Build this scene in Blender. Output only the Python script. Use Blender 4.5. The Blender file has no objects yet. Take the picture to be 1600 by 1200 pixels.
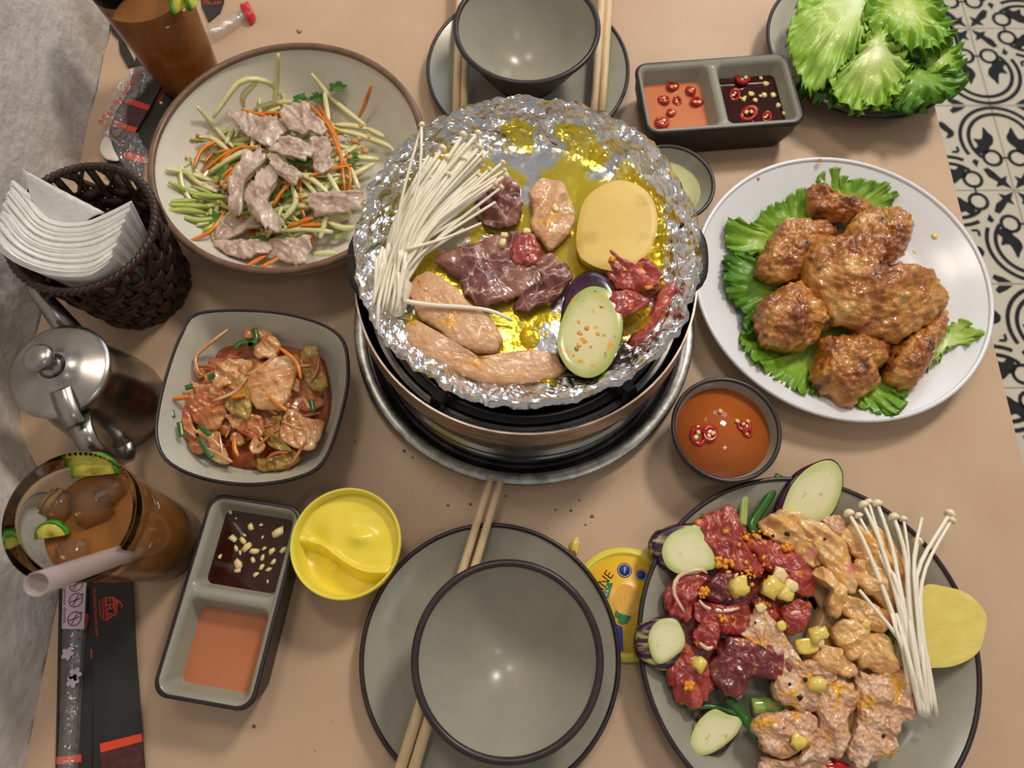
import bpy, bmesh, math, random
from mathutils import Vector, noise
random.seed(7)
SC = bpy.context.scene
COL = SC.collection

# ---------------------------------------------------------------- camera, world, lights, exposure
F_PX, TILT, CAM_H = 1120.0, math.radians(19.8), 0.5
cam_d = bpy.data.cameras.new('camera'); cam_d.sensor_width = 36.0; cam_d.sensor_fit = 'HORIZONTAL'
cam_d.lens = 36.0 * F_PX / 1600.0; cam_d.clip_start = 0.01; cam_d.clip_end = 50
cam = bpy.data.objects.new('camera', cam_d); COL.objects.link(cam)
cam.location = (0, 0, CAM_H); cam.rotation_euler = (TILT, 0, 0)
cam_d.dof.use_dof = True; cam_d.dof.focus_distance = 0.475; cam_d.dof.aperture_fstop = 11.0
SC.camera = cam
SC.view_settings.view_transform = 'Standard'; SC.view_settings.look = 'None'
SC.view_settings.gamma = 1.0; SC.view_settings.exposure = 0.0; SC.view_settings.use_curve_mapping = False

wd = bpy.data.worlds.new('world'); SC.world = wd; wd.use_nodes = True
bg = wd.node_tree.nodes['Background']; bg.inputs[0].default_value = (0.95, 0.92, 0.90, 1); bg.inputs[1].default_value = 0.29

def area_light(name, loc, target, size, power, color, size_y=None):
    d = bpy.data.lights.new(name, 'AREA'); d.energy = power; d.color = color
    d.shape = 'RECTANGLE' if size_y else 'SQUARE'; d.size = size
    if size_y: d.size_y = size_y
    o = bpy.data.objects.new(name, d); COL.objects.link(o); o.location = loc
    o.rotation_euler = (Vector(target) - Vector(loc)).to_track_quat('-Z', 'Y').to_euler()
    return o
# ceiling lamps of the restaurant (warm) and the street-side window (cool daylight)
area_light('ceiling_lamp', (0.70, 1.10, 1.35), (0.05, 0.25, 0), 0.26, 14.5, (1.0, 0.89, 0.75))
area_light('ceiling_lamp', (-0.15, 0.75, 1.75), (0.0, 0.25, 0), 0.28, 5, (1.0, 0.88, 0.73))
area_light('ceiling_lamp', (0.70, -0.40, 1.75), (0.1, 0.25, 0), 0.22, 1.6, (1.0, 0.89, 0.76))
area_light('window_light', (0.9, 2.6, 1.1), (0.0, 0.2, 0), 1.1, 14, (0.72, 0.86, 1.0), 1.3)

# ---------------------------------------------------------------- helpers
CT, ST = math.cos(TILT), math.sin(TILT)
def W(px, py, z=0.0):
    """point of the place at height z that the photograph shows at pixel px, py (1600 x 1200)"""
    x = (px - 800) / F_PX; y = -(py - 600) / F_PX
    yw = y * CT + ST; zw = y * ST - CT
    t = (z - CAM_H) / zw
    return Vector((x * t, yw * t, z))
ZOOM = {'A': (530, 130, 2.3534), 'B': (230, 50, 2.9267), 'C': (1080, 230, 2.6667), 'D': (980, 700, 2.4), 'E': (0, 0, 2.3071),
        'F': (0, 480, 2.7268), 'G': (0, 760, 2.5), 'H': (1180, 0, 2.6095), 'I': (640, 0, 2.5), 'J': (530, 440, 2.2535),
        'K': (530, 740, 2.6078), 'L': (0, 880, 3.75), 'M': (880, 820, 5.0), 'N': (140, 0, 4.0), 'O': (1000, 540, 5.0),
        'Q': (0, 230, 4.0), 'R': (0, 480, 4.6148), 'P': (0, 0, 1.0), 'U': (1000, 760, 4.0), 'V': (1180, 760, 4.0), 'X': (1060, 960, 3.8095)}
def Z(k, x, y):
    a, b, s = ZOOM[k]
    return a + x / s, b + y / s
def WZ(k, x, y, z): return W(*Z(k, x, y), z)

def lin(c):
    return tuple(((v / 255) / 12.92 if v <= 10.3 else (((v / 255) + 0.055) / 1.055) ** 2.4) for v in c[:3]) + (1.0,)

def mat(name, cols, scale=150, detail=4, rough=0.4, metal=0.0, bump=0.0, bscale=None, coat=0.0, trans=0.0, ior=1.45, sss=0.0,
        spots=(), veins=None, alpha=1.0, aniso=None, spec=0.5, bvor=False, attr=None, stretch=None, warp=0.0):
    """procedural principled material; cols = [(pos, sRGB)...] run through a noise, spots = (sRGB, scale, lo, hi), veins = (sRGB, scale, width)"""
    m = bpy.data.materials.new(name); m.use_nodes = True
    nt = m.node_tree; N = nt.nodes; L = nt.links
    b = N['Principled BSDF']
    tc = N.new('ShaderNodeTexCoord'); vec = tc.outputs['Object']
    if stretch:
        mp = N.new('ShaderNodeMapping'); mp.inputs['Scale'].default_value = stretch
        L.new(vec, mp.inputs['Vector']); vec = mp.outputs['Vector']
    if len(cols) == 1:
        b.inputs['Base Color'].default_value = lin(cols[0][1]); cur = None
        rgb = N.new('ShaderNodeRGB'); rgb.outputs[0].default_value = lin(cols[0][1]); cur = rgb.outputs[0]
    else:
        nz = N.new('ShaderNodeTexNoise'); nz.inputs['Scale'].default_value = scale; nz.inputs['Detail'].default_value = detail
        nz.inputs['Distortion'].default_value = warp
        L.new(vec, nz.inputs['Vector'])
        cr = N.new('ShaderNodeValToRGB'); e = cr.color_ramp.elements
        e[0].position, e[0].color = cols[0][0], lin(cols[0][1]); e[1].position, e[1].color = cols[-1][0], lin(cols[-1][1])
        for p, c in cols[1:-1]:
            q = e.new(p); q.color = lin(c)
        src = nz.outputs['Fac']
        if attr:
            an = N.new('ShaderNodeAttribute'); an.attribute_name = attr
            mx = N.new('ShaderNodeMath'); mx.operation = 'MULTIPLY_ADD'; mx.inputs[1].default_value = 0.5; 
            sb = N.new('ShaderNodeMath'); sb.operation = 'SUBTRACT'; sb.inputs[1].default_value = 0.25
            L.new(nz.outputs['Fac'], mx.inputs[0]); L.new(an.outputs['Fac'], mx.inputs[2]); L.new(mx.outputs[0], sb.inputs[0]); src = sb.outputs[0]
        L.new(src, cr.inputs['Fac']); cur = cr.outputs['Color']
    def mixin(fac, col):
        nonlocal cur
        mx = N.new('ShaderNodeMix'); mx.data_type = 'RGBA'
        L.new(fac, mx.inputs['Factor']); L.new(cur, mx.inputs['A']); mx.inputs['B'].default_value = lin(col); cur = mx.outputs['Result']
    if veins:
        vo = N.new('ShaderNodeTexVoronoi'); vo.feature = 'DISTANCE_TO_EDGE'; vo.inputs['Scale'].default_value = veins[1]
        n2 = N.new('ShaderNodeTexNoise'); n2.inputs['Scale'].default_value = veins[1] * 1.5
        ad = N.new('ShaderNodeVectorMath'); ad.operation = 'MULTIPLY_ADD'; ad.inputs[1].default_value = (0.6 / veins[1],) * 3
        L.new(vec, n2.inputs['Vector']); L.new(n2.outputs['Color'], ad.inputs[0]); L.new(vec, ad.inputs[2]); L.new(ad.outputs[0], vo.inputs['Vector'])
        mr = N.new('ShaderNodeMapRange'); mr.inputs['From Min'].default_value = 0; mr.inputs['From Max'].default_value = veins[2]
        mr.inputs['To Min'].default_value = veins[3] if len(veins) > 3 else 0.85; mr.inputs['To Max'].default_value = 0
        L.new(vo.outputs['Distance'], mr.inputs['Value']); mixin(mr.outputs[0], veins[0])
    for i, (c, s, lo, hi) in enumerate(spots):
        n3 = N.new('ShaderNodeTexNoise'); n3.inputs['Scale'].default_value = s; n3.inputs['Detail'].default_value = 3
        of = N.new('ShaderNodeVectorMath'); of.operation = 'ADD'; of.inputs[1].default_value = (3.7 * i + 1.3, 2.1 * i, 5.5)
        L.new(vec, of.inputs[0]); L.new(of.outputs[0], n3.inputs['Vector'])
        mr = N.new('ShaderNodeMapRange'); mr.inputs['From Min'].default_value = lo; mr.inputs['From Max'].default_value = hi
        L.new(n3.outputs['Fac'], mr.inputs['Value']); mixin(mr.outputs[0], c)
    L.new(cur, b.inputs['Base Color'])
    b.inputs['Roughness'].default_value = rough; b.inputs['Metallic'].default_value = metal
    b.inputs['Coat Weight'].default_value = coat; b.inputs['Coat Roughness'].default_value = 0.08
    b.inputs['Transmission Weight'].default_value = trans; b.inputs['IOR'].default_value = ior
    b.inputs['Specular IOR Level'].default_value = spec
    if sss:
        b.inputs['Subsurface Weight'].default_value = sss; b.inputs['Subsurface Radius'].default_value = (0.004, 0.002, 0.001)
        b.inputs['Subsurface Scale'].default_value = 1.0
    if alpha < 1: b.inputs['Alpha'].default_value = alpha
    if bump:
        if bvor:
            tx = N.new('ShaderNodeTexVoronoi'); out = tx.outputs['Distance']
        else:
            tx = N.new('ShaderNodeTexNoise'); tx.inputs['Detail'].default_value = 5; out = tx.outputs['Fac']
        tx.inputs['Scale'].default_value = bscale or scale * 2
        L.new(vec, tx.inputs['Vector'])
        bp = N.new('ShaderNodeBump'); bp.inputs['Strength'].default_value = min(bump, 1.0); bp.inputs['Distance'].default_value = 0.002 * max(bump, 1)
        L.new(out, bp.inputs['Height']); L.new(bp.outputs[0], b.inputs['Normal'])
    return m

def meta(o, label=None, cat=None, group=None, kind=None):
    if label: o['label'] = label
    if cat: o['category'] = cat
    if group: o['group'] = group
    if kind: o['kind'] = kind
    return o
def thing(name, loc, label, cat, group=None):
    o = bpy.data.objects.new(name, None); COL.objects.link(o); o.location = loc; o.empty_display_size = 0.01
    return meta(o, label, cat, group)
def root_loc(p):
    v = Vector((0, 0, 0))
    while p: v += p.location; p = p.parent
    return v
def obj(name, geo, m, parent=None, label=None, cat=None, group=None, kind=None, smooth=True, attrs=None, sharp=None):
    verts, faces = geo[0], geo[1]
    vs = [Vector(v) for v in verts]
    c = Vector(((min(v.x for v in vs) + max(v.x for v in vs)) / 2, (min(v.y for v in vs) + max(v.y for v in vs)) / 2, min(v.z for v in vs)))
    me = bpy.data.meshes.new(name); me.from_pydata([v - c for v in vs], [], faces); me.validate()
    if smooth: me.polygons.foreach_set('use_smooth', [True] * len(me.polygons))
    if m: me.materials.append(m)
    if attrs:
        for k, vals in attrs.items():
            a = me.attributes.new(k, 'FLOAT', 'POINT'); a.data.foreach_set('value', vals)
    me.update()
    bm = bmesh.new(); bm.from_mesh(me); (None if attrs else bmesh.ops.remove_doubles(bm, verts=bm.verts, dist=2e-7)); bmesh.ops.recalc_face_normals(bm, faces=bm.faces); bm.to_mesh(me); bm.free()
    if smooth and sharp: me.set_sharp_from_angle(angle=math.radians(sharp))
    o = bpy.data.objects.new(name, me); COL.objects.link(o)
    if parent:
        o.parent = parent; o.location = c - root_loc(parent)
    else: o.location = c
    return meta(o, label, cat, group, kind)

def join(*geos):
    V, Fc = [], []
    for g in geos:
        k = len(V); V += list(g[0]); Fc += [tuple(i + k for i in f) for f in g[1]]
    return V, Fc
def box(cx, cy, z0, sx, sy, sz, rot=0.0):
    c, s = math.cos(rot), math.sin(rot); V = []
    for dz in (0, sz):
        for dx, dy in ((-1, -1), (1, -1), (1, 1), (-1, 1)):
            x, y = dx * sx / 2, dy * sy / 2
            V.append((cx + x * c - y * s, cy + x * s + y * c, z0 + dz))
    return V, [(3, 2, 1, 0), (4, 5, 6, 7), (0, 1, 5, 4), (1, 2, 6, 5), (2, 3, 7, 6), (3, 0, 4, 7)]
def lathe(prof, c, n=72, closed=False):
    V, Fc = [], []
    m = len(prof)
    for i in range(n):
        a = 2 * math.pi * i / n
        for r, z in prof: V.append((c[0] + r * math.cos(a), c[1] + r * math.sin(a), c[2] + z))
    for i in range(n):
        j = (i + 1) % n
        for k in range(m if closed else m - 1):
            k2 = (k + 1) % m
            Fc.append((i * m + k, j * m + k, j * m + k2, i * m + k2))
    if not closed:
        for k, flip in ((0, 1), (m - 1, 0)):
            if prof[k][0] > 1e-6: continue
    return V, Fc
def catmull(pts, n, closed=True):
    P = [Vector(p) for p in pts]; m = len(P); out = []
    segs = m if closed else m - 1
    # arc-length-ish sampling
    dense = []
    for i in range(segs):
        if closed: a, b, c, d = P[i - 1], P[i], P[(i + 1) % m], P[(i + 2) % m]
        else: a, b, c, d = P[max(i - 1, 0)], P[i], P[i + 1], P[min(i + 2, m - 1)]
        for k in range(12):
            t = k / 12
            dense.append(0.5 * ((2 * b) + (c - a) * t + (2 * a - 5 * b + 4 * c - d) * t * t + (3 * b - a - 3 * c + d) * t ** 3))
    dense.append(P[0].copy() if closed else P[-1].copy())
    L = [0]
    for i in range(1, len(dense)): L.append(L[-1] + (dense[i] - dense[i - 1]).length)
    tot = L[-1]; j = 0
    for i in range(n):
        s = tot * i / (n if closed else n - 1)
        while j < len(L) - 2 and L[j + 1] < s: j += 1
        u = (s - L[j]) / max(L[j + 1] - L[j], 1e-12)
        out.append(dense[j].lerp(dense[j + 1], min(u, 1)))
    return out
def tube(path, rad, n=6, cap=True, flat=1.0, up=None):
    P = [Vector(p) for p in path]; m = len(P)
    R = [rad] * m if not hasattr(rad, '__len__') else list(rad)
    V, Fc = [], []
    ref = Vector(up or (0, 0, 1))
    for i in range(m):
        t = (P[min(i + 1, m - 1)] - P[max(i - 1, 0)]).normalized()
        s = t.cross(ref)
        if s.length < 1e-4: s = t.cross(Vector((1, 0, 0)))
        s.normalize(); u = s.cross(t)
        for k in range(n):
            a = 2 * math.pi * (k + 0.5) / n
            V.append(P[i] + s * math.cos(a) * R[i] + u * math.sin(a) * R[i] * flat)
    for i in range(m - 1):
        for k in range(n):
            k2 = (k + 1) % n
            Fc.append((i * n + k, i * n + k2, (i + 1) * n + k2, (i + 1) * n + k))
    if cap:
        Fc.append(tuple(range(n - 1, -1, -1))); Fc.append(tuple((m - 1) * n + k for k in range(n)))
    return V, Fc
def loft(rings, close_first=False, close_last=False):
    n = len(rings[0]); V, Fc = [], []
    for r in rings: V += [Vector(p) for p in r]
    for i in range(len(rings) - 1):
        for k in range(n):
            k2 = (k + 1) % n
            Fc.append((i * n + k, i * n + k2, (i + 1) * n + k2, (i + 1) * n + k))
    if close_first: Fc.append(tuple(range(n - 1, -1, -1)))
    if close_last: Fc.append(tuple((len(rings) - 1) * n + k for k in range(n)))
    return V, Fc
def fitc(z, key, pts):
    """centre and radius of the circle at height z through the traced rim points"""
    Q = [WZ(key, x, y, z) for x, y in pts]
    import numpy as np
    A = np.array([[2 * q.x, 2 * q.y, 1] for q in Q]); b = np.array([q.x ** 2 + q.y ** 2 for q in Q])
    s = np.linalg.lstsq(A, b, rcond=None)[0]
    return Vector((s[0], s[1], 0)), math.sqrt(s[2] + s[0] ** 2 + s[1] ** 2)

def nz(x, y, z=0.0, s=100.0):
    return noise.noise(Vector((x * s, y * s, z * s)))
def fr(x, y, z=0.0, s=100.0, o=3):
    v, a = 0.0, 1.0
    for i in range(o):
        v += a * noise.noise(Vector((x * s + 7.3 * i, y * s - 3.1 * i, z * s + 1.7 * i))); a *= 0.5; s *= 2.1
    return v
def slab_geo(outline, z0, th, prof=5.0, n=60, k=9, bump=(0.0, 100), wave=(0.0, 100, 0.0), jit=0.0, edge=0.35, zf=None, seed=0.0, fine=(0.0, 400), droop=0.0, tilt=(0, 0), flatbot=True, drape=(0.0, 60, 0.0)):
    """a thick rounded piece grown from a traced outline (world xy at its top)"""
    O = catmull([(p[0], p[1], 0) for p in outline], n)
    cx = sum(p.x for p in O) / n; cy = sum(p.y for p in O) / n
    R = []
    for i, p in enumerate(O):
        d = Vector((p.x - cx, p.y - cy, 0))
        R.append((d, jit * fr(p.x, p.y, seed, 180, 3)))
    V, Fc, S = [], [], []
    def H(x, y, s):
        h = th * (edge + (1 - edge) * max(0.0, 1 - s ** prof) ** 0.5)
        h += bump[0] * fr(x, y, seed, bump[1], 3) * (1 - 0.4 * s)
        if wave[0]:
            q = x * math.cos(wave[2]) + y * math.sin(wave[2])
            h += wave[0] * math.sin(q * wave[1] * 2 * math.pi + 2.5 * nz(x, y, seed + 3, wave[1] * 0.8) + seed)
        if fine[0]: h += fine[0] * fr(x, y, seed + 9, fine[1], 2)
        return h - droop * s * s + tilt[0] * (x - cx) + tilt[1] * (y - cy)
    ca_, sa_ = math.cos(drape[2]), math.sin(drape[2])
    def base(x, y):
        b = z0 if zf is None else zf(x, y)
        if drape[0]:
            u, v = (x * ca_ + y * sa_), (-x * sa_ + y * ca_) * 0.45
            w = 1 - 2.2 * abs(noise.noise(Vector((u * drape[1] + seed, v * drape[1], seed * 1.3))))
            w2 = 1 - 2.0 * abs(noise.noise(Vector((u * drape[1] * 2.3, v * drape[1] * 2.3 + seed, 4.1))))
            b += drape[0] * (w + 0.45 * w2)
        return b
    V.append((cx, cy, base(cx, cy) + H(cx, cy, 0))); S.append(0.0)
    for i in range(1, k + 1):
        s = (i / k) ** 0.75
        for d, jt in R:
            q_ = s * (1 + jt * s ** 4)
            x, y = cx + d.x * q_, cy + d.y * q_
            V.append((x, y, base(x, y) + H(x, y, s))); S.append(s)
    for j in range(n): Fc.append((0, 1 + j, 1 + (j + 1) % n))
    for i in range(k - 1):
        for j in range(n):
            a = 1 + i * n + j; b = 1 + i * n + (j + 1) % n
            Fc.append((a, a + n, b + n, b))
    last = 1 + (k - 1) * n
    s0 = len(V)
    for d, jt in R:
        x, y = cx + d.x * 0.93 * (1 + jt), cy + d.y * 0.93 * (1 + jt)
        wz = 0.0 if flatbot else H(x, y, 1.0) - th * 1.0
        V.append((x, y, base(x, y) + wz)); S.append(1.0)
    for j in range(n):
        j2 = (j + 1) % n
        Fc.append((last + j, s0 + j, s0 + j2, last + j2))
    V.append((cx, cy, base(cx, cy) + (0 if flatbot else H(cx, cy, 0) - th))); S.append(0.0)
    for j in range(n): Fc.append((len(V) - 1, s0 + (j + 1) % n, s0 + j))
    return V, Fc, S
def slab(name, key, pts, z0, th, m, parent=None, label=None, cat=None, group=None, kind=None, **kw):
    out = [WZ(key, x, y, z0 + th * 0.8) for x, y in pts]
    sharp = kw.pop('sharp', None); disp = kw.pop('disp', None)
    g = slab_geo(out, z0, th, seed=kw.pop('seed', random.random() * 50), **kw)
    o = obj(name, g, m, parent, label, cat, group, kind, attrs={'edge_fac': g[2]}, sharp=sharp)
    if disp:
        me = o.data; off = [v.normal.copy() for v in me.vertices]; loc = o.location
        for v, nn in zip(me.vertices, off):
            q = v.co + loc; h = 0.0
            for a_, f_ in disp: h += a_ * (noise.noise(q * f_) + 0.5 * noise.noise(q * f_ * 2.1) - 0.35 * abs(noise.noise(q * f_ * 1.4 + Vector((9, 2, 5)))))
            v.co += nn * h
        me.update()
    return o
def leaf_geo(outline, zf, n=150, k=20, ruffle=0.005, nr=0, th=0.0007, jag=0.0010, seed=0.0, curl=0.0, center=None, wl=0.011, folds=0.004):
    """a thin leaf: softly folded inside, tightly frilled along its edge; its ribs run from center (the leaf base)"""
    O = catmull([(p[0], p[1], 0) for p in outline], n)
    cx, cy = center if center else (sum(p.x for p in O) / n, sum(p.y for p in O) / n)
    arc = [0.0]
    for j in range(1, n): arc.append(arc[-1] + (O[j] - O[j - 1]).length)
    tot = arc[-1] + (O[0] - O[-1]).length; m_ = max(3, round(tot / wl))
    V, Fc, S = [], [], []
    for side in (0, 1):
        off = len(V)
        for i in range(k + 1):
            s = (i / k) ** 0.8
            for j, p in enumerate(O):
                a = arc[j] / tot * 2 * math.pi; ca, sa = math.cos(a), math.sin(a)
                d = Vector((p.x - cx, p.y - cy, 0)); L = d.length; e = d / max(L, 1e-6); t = Vector((-e.y, e.x, 0))
                ph = m_ * a + 2.2 * noise.noise(Vector((ca * 3, sa * 3, seed)))
                amp = 0.55 + 0.7 * noise.noise(Vector((ca * 4, sa * 4, seed + 5)))
                edge = s ** 4; ph2 = 2.6 * m_ * a + 3.0 * noise.noise(Vector((ca * 6, sa * 6, seed + 2)))
                rad = L * s + edge * jag * (noise.noise(Vector((arc[j] * 330, seed, 1.0))) + 0.6 * noise.noise(Vector((arc[j] * 800, seed, 2.0))))
                x = cx + e.x * rad; y = cy + e.y * rad
                # broad folds, then ribs, then the frill
                z = zf(x, y) + folds * fr(x, y, seed, 38, 2) * min(1, s * 2) + ruffle * 0.45 * amp * math.sin(ph * 0.62 + 1.0) * math.exp(-((s - 0.68) / 0.13) ** 2)
                z += ruffle * edge * (amp * math.sin(ph) + 0.5 * math.sin(ph2 + seed) * s ** 4) + ruffle * 0.35 * s * s * noise.noise(Vector((x * 130, y * 130, seed)))
                sh = ruffle * (0.6 * edge * math.cos(ph + 0.8) * amp + 0.3 * s ** 8 * math.cos(ph2)); rd = ruffle * 0.26 * s ** 8 * math.sin(ph2 + 1.1)
                x += e.x * rd; y += e.y * rd
                x += t.x * sh; y += t.y * sh
                V.append((x, y, z - (th if side else 0))); S.append(s)
        for i in range(k):
            for j in range(n):
                a0 = off + i * n + j; b0 = off + i * n + (j + 1) % n
                Fc.append((a0, a0 + n, b0 + n, b0) if not side else (b0, b0 + n, a0 + n, a0))
    e0 = k * n; e1 = (k + 1) * n + k * n
    for j in range(n):
        j2 = (j + 1) % n
        Fc.append((e0 + j, e1 + j, e1 + j2, e0 + j2))
    return V, Fc, S
def leaf(name, key, pts, z, m, zslope=(0, 0), **kw):
    lab = {q: kw.pop(q, None) for q in ('label', 'cat', 'group', 'parent')}
    out = [WZ(key, x, y, z) for x, y in pts]
    c = sum((Vector(p) for p in out), Vector()) / len(out)
    dome = kw.pop('dome', 0.0); rad = max((p - c).length for p in out)
    zf = kw.pop('zf', None) or (lambda x, y: z + zslope[0] * (x - c.x) + zslope[1] * (y - c.y) + dome * (1 - ((x - c.x) ** 2 + (y - c.y) ** 2) / rad ** 2))
    if 'base' in kw:
        q = WZ(key, *kw.pop('base'), z); kw['center'] = (q.x, q.y)
    g = leaf_geo(out, zf, **kw)
    return obj(name, g, m, lab['parent'], lab['label'], lab['cat'], lab['group'], attrs={'edge_fac': g[2]})
def nugget_geo(c, r, seed=0.0, sub=2, rough=0.35, sq=(1, 1, 0.7)):
    bm = bmesh.new(); bmesh.ops.create_icosphere(bm, subdivisions=sub, radius=1.0)
    V = []; an = seed * 2.3; ca, sa = math.cos(an), math.sin(an)
    for v in bm.verts:
        p = Vector([math.copysign(abs(q) ** (0.62 if rough > 0.1 else 1.0), q) for q in v.co])
        k = 1 + rough * 1.3 * noise.noise(v.co * 1.7 + Vector((seed, seed * 1.7, -seed)))
        x, y, z = p.x * k * sq[0], p.y * k * sq[1], p.z * k * sq[2]
        V.append((c[0] + r * (x * ca - y * sa), c[1] + r * (x * sa + y * ca), c[2] + r * z))
    Fc = [tuple(v.index for v in f.verts) for f in bm.faces]
    bm.free(); return V, Fc
def strip(name, key, pts, z, w, m, parent=None, label=None, cat=None, group=None, flat=0.8, n=4, kind=None, arch=0.0, samples=12, taper=0.0):
    zs = z if hasattr(z, '__len__') else [z] * len(pts)
    P = [WZ(key, x, y, zz) for (x, y), zz in zip(pts, zs)]
    P = catmull(P, samples, closed=False)
    for i, p in enumerate(P): p.z += arch * math.sin(math.pi * i / (samples - 1))
    rad = [w * (1 - taper * abs(2 * i / (samples - 1) - 1) ** 3) for i in range(samples)]
    return obj(name, tube(P, rad, n=n, flat=flat), m, parent, label, cat, group, kind)
def text_geo(s, size, font=None):
    cu = bpy.data.curves.new('txt', 'FONT'); cu.body = s; cu.size = size; cu.align_x = 'CENTER'; cu.align_y = 'CENTER'; cu.extrude = 0.00008
    o = bpy.data.objects.new('txt', cu); COL.objects.link(o)
    dg = bpy.context.evaluated_depsgraph_get(); me = bpy.data.meshes.new_from_object(o.evaluated_get(dg))
    V = [v.co.copy() for v in me.vertices]; Fc = [tuple(p.vertices) for p in me.polygons]
    bpy.data.objects.remove(o); bpy.data.curves.remove(cu); bpy.data.meshes.remove(me)
    return V, Fc
def place(geo, loc, rot, sx=1.0):
    c, s = math.cos(rot), math.sin(rot)
    return [(loc[0] + v[0] * sx * c - v[1] * s, loc[1] + v[0] * sx * s + v[1] * c, loc[2] + v[2]) for v in geo[0]], geo[1]
def flatpoly(pts, z, th):
    n = len(pts); V = [(p[0], p[1], z) for p in pts] + [(p[0], p[1], z + th) for p in pts]
    return V, [tuple(range(n - 1, -1, -1)), tuple(range(n, 2 * n))] + [(i, (i + 1) % n, n + (i + 1) % n, n + i) for i in range(n)]
# ---------------------------------------------------------------- materials
M = {}
M['paper'] = mat('kraft_paper', [(0.3, (194, 164, 136)), (0.7, (203, 175, 148))], scale=14, rough=0.42, bump=0.12, bscale=60, spec=0.35,
                 spots=[((140, 112, 84), 420, 0.735, 0.76)])
M['wood'] = mat('table_wood', [(0.3, (120, 84, 56)), (0.7, (150, 108, 72))], scale=20, rough=0.5)
M['plaster'] = mat('plaster', [(0.3, (198, 192, 186)), (0.7, (222, 217, 212))], scale=18, rough=0.8, bump=1.0, bscale=110, spots=[((182, 170, 158), 9, 0.5, 0.75)])
M['tile'] = mat('tile_cream', [(0.3, (226, 214, 190)), (0.7, (236, 226, 204))], scale=12, rough=0.45)
M['tile_black'] = mat('tile_black', [(0.3, (26, 26, 28)), (0.7, (36, 36, 40))], scale=60, rough=0.5)
M['grout'] = mat('grout', [(0.3, (150, 138, 118)), (0.7, (172, 160, 140))], scale=40, rough=0.9)
M['stone'] = mat('sage_glaze', [(0.3, (150, 147, 133)), (0.7, (160, 157, 143))], scale=40, rough=0.24, spec=0.45)
M['stone_out'] = mat('brown_clay', [(0.3, (48, 40, 40)), (0.7, (60, 50, 48))], scale=60, rough=0.5)
M['stone_light'] = mat('pale_sage_glaze', [(0.3, (186, 185, 170)), (0.7, (196, 195, 180))], scale=40, rough=0.22, spec=0.45)
M['steel_pot'] = mat('polished_steel', [(0.3, (150, 146, 142)), (0.7, (172, 168, 164))], scale=60, rough=0.27, metal=1.0)
M['rim'] = mat('dark_rim', [(0.3, (42, 34, 38)), (0.7, (58, 48, 48))], scale=80, rough=0.32)
M['cream'] = mat('cream_glaze', [(0.3, (218, 212, 200)), (0.7, (228, 222, 210))], scale=25, rough=0.18)
M['cream_rim'] = mat('brown_rim', [(0.3, (104, 78, 62)), (0.7, (130, 100, 82))], scale=90, rough=0.3)
M['white'] = mat('white_melamine', [(0.3, (226, 228, 234)), (0.7, (234, 235, 239))], scale=20, rough=0.2)
M['steel'] = mat('brushed_steel', [(0.3, (176, 174, 170)), (0.7, (200, 198, 194))], scale=60, rough=0.24, metal=1.0)
M['steel_dull'] = mat('galvanised_steel', [(0.3, (142, 142, 140)), (0.7, (196, 196, 192))], scale=160, rough=0.36, metal=1.0, bump=0.05, bscale=500)
M['steel_tan_reflect'] = mat('tan_reflection_steel', [(0.3, (138, 118, 104)), (0.55, (178, 164, 154)), (0.75, (112, 94, 82))], scale=50, rough=0.38, metal=1.0, stretch=(1, 1, 6))  # mottled steel; its brown stands for the tan paper mirrored in the ring
M['steel_dark'] = mat('dark_steel', [(0.3, (78, 78, 78)), (0.7, (120, 120, 118))], scale=60, rough=0.24, metal=1.0)
M['iron'] = mat('cast_iron', [(0.3, (20, 19, 19)), (0.7, (44, 42, 40))], scale=300, rough=0.35, bump=0.5, bscale=700)
M['foil'] = mat('foil', [(0.3, (228, 228, 230)), (0.7, (240, 240, 240))], scale=40, rough=0.16, metal=1.0, bump=0.12, bscale=260)
M['oil'] = mat('melted_margarine', [(0.35, (246, 220, 50)), (0.7, (252, 234, 110))], scale=60, rough=0.05, trans=0.82, ior=1.15, bump=0.04, bscale=160)
M['chop'] = mat('pale_bamboo', [(0.3, (214, 186, 142)), (0.7, (230, 206, 166))], scale=60, rough=0.5, stretch=(6, 1, 1))
M['rattan'] = mat('dark_rattan', [(0.3, (40, 26, 22)), (0.7, (66, 46, 38))], scale=120, rough=0.38, bump=0.3, bscale=300)
M['napkin'] = mat('white_napkin', [(0.3, (236, 234, 230)), (0.7, (246, 245, 242))], scale=120, rough=0.9, bump=0.25, bscale=500)
M['glass'] = mat('clear_glass', [(0.5, (236, 240, 238))], rough=0.02, trans=1.0, ior=1.18)
M['tea'] = mat('iced_tea', [(0.3, (164, 100, 40)), (0.7, (186, 120, 54))], scale=30, rough=0.06, trans=0.38, ior=1.33)
M['ice'] = mat('ice', [(0.5, (226, 200, 160))], rough=0.08, trans=0.9, ior=1.28, bump=0.2, bscale=90)
M['lime_skin'] = mat('lime_skin', [(0.3, (46, 120, 20)), (0.7, (92, 168, 40))], scale=200, rough=0.3)
M['lime'] = mat('lime_flesh', [(0.3, (196, 188, 60)), (0.7, (222, 206, 96))], scale=260, rough=0.25, sss=0.1)
M['straw'] = mat('frosted_straw', [(0.5, (214, 196, 194))], rough=0.3, alpha=0.45)
M['yellow'] = mat('yellow_plastic', [(0.5, (238, 224, 84))], rough=0.3)
M['marg'] = mat('margarine', [(0.3, (246, 222, 66)), (0.7, (252, 232, 92))], scale=60, rough=0.22, sss=0.1, bump=0.05, bscale=150)
M['lid'] = mat('lid_print', [(0.3, (244, 188, 40)), (0.7, (252, 208, 84))], scale=20, rough=0.3)
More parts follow.
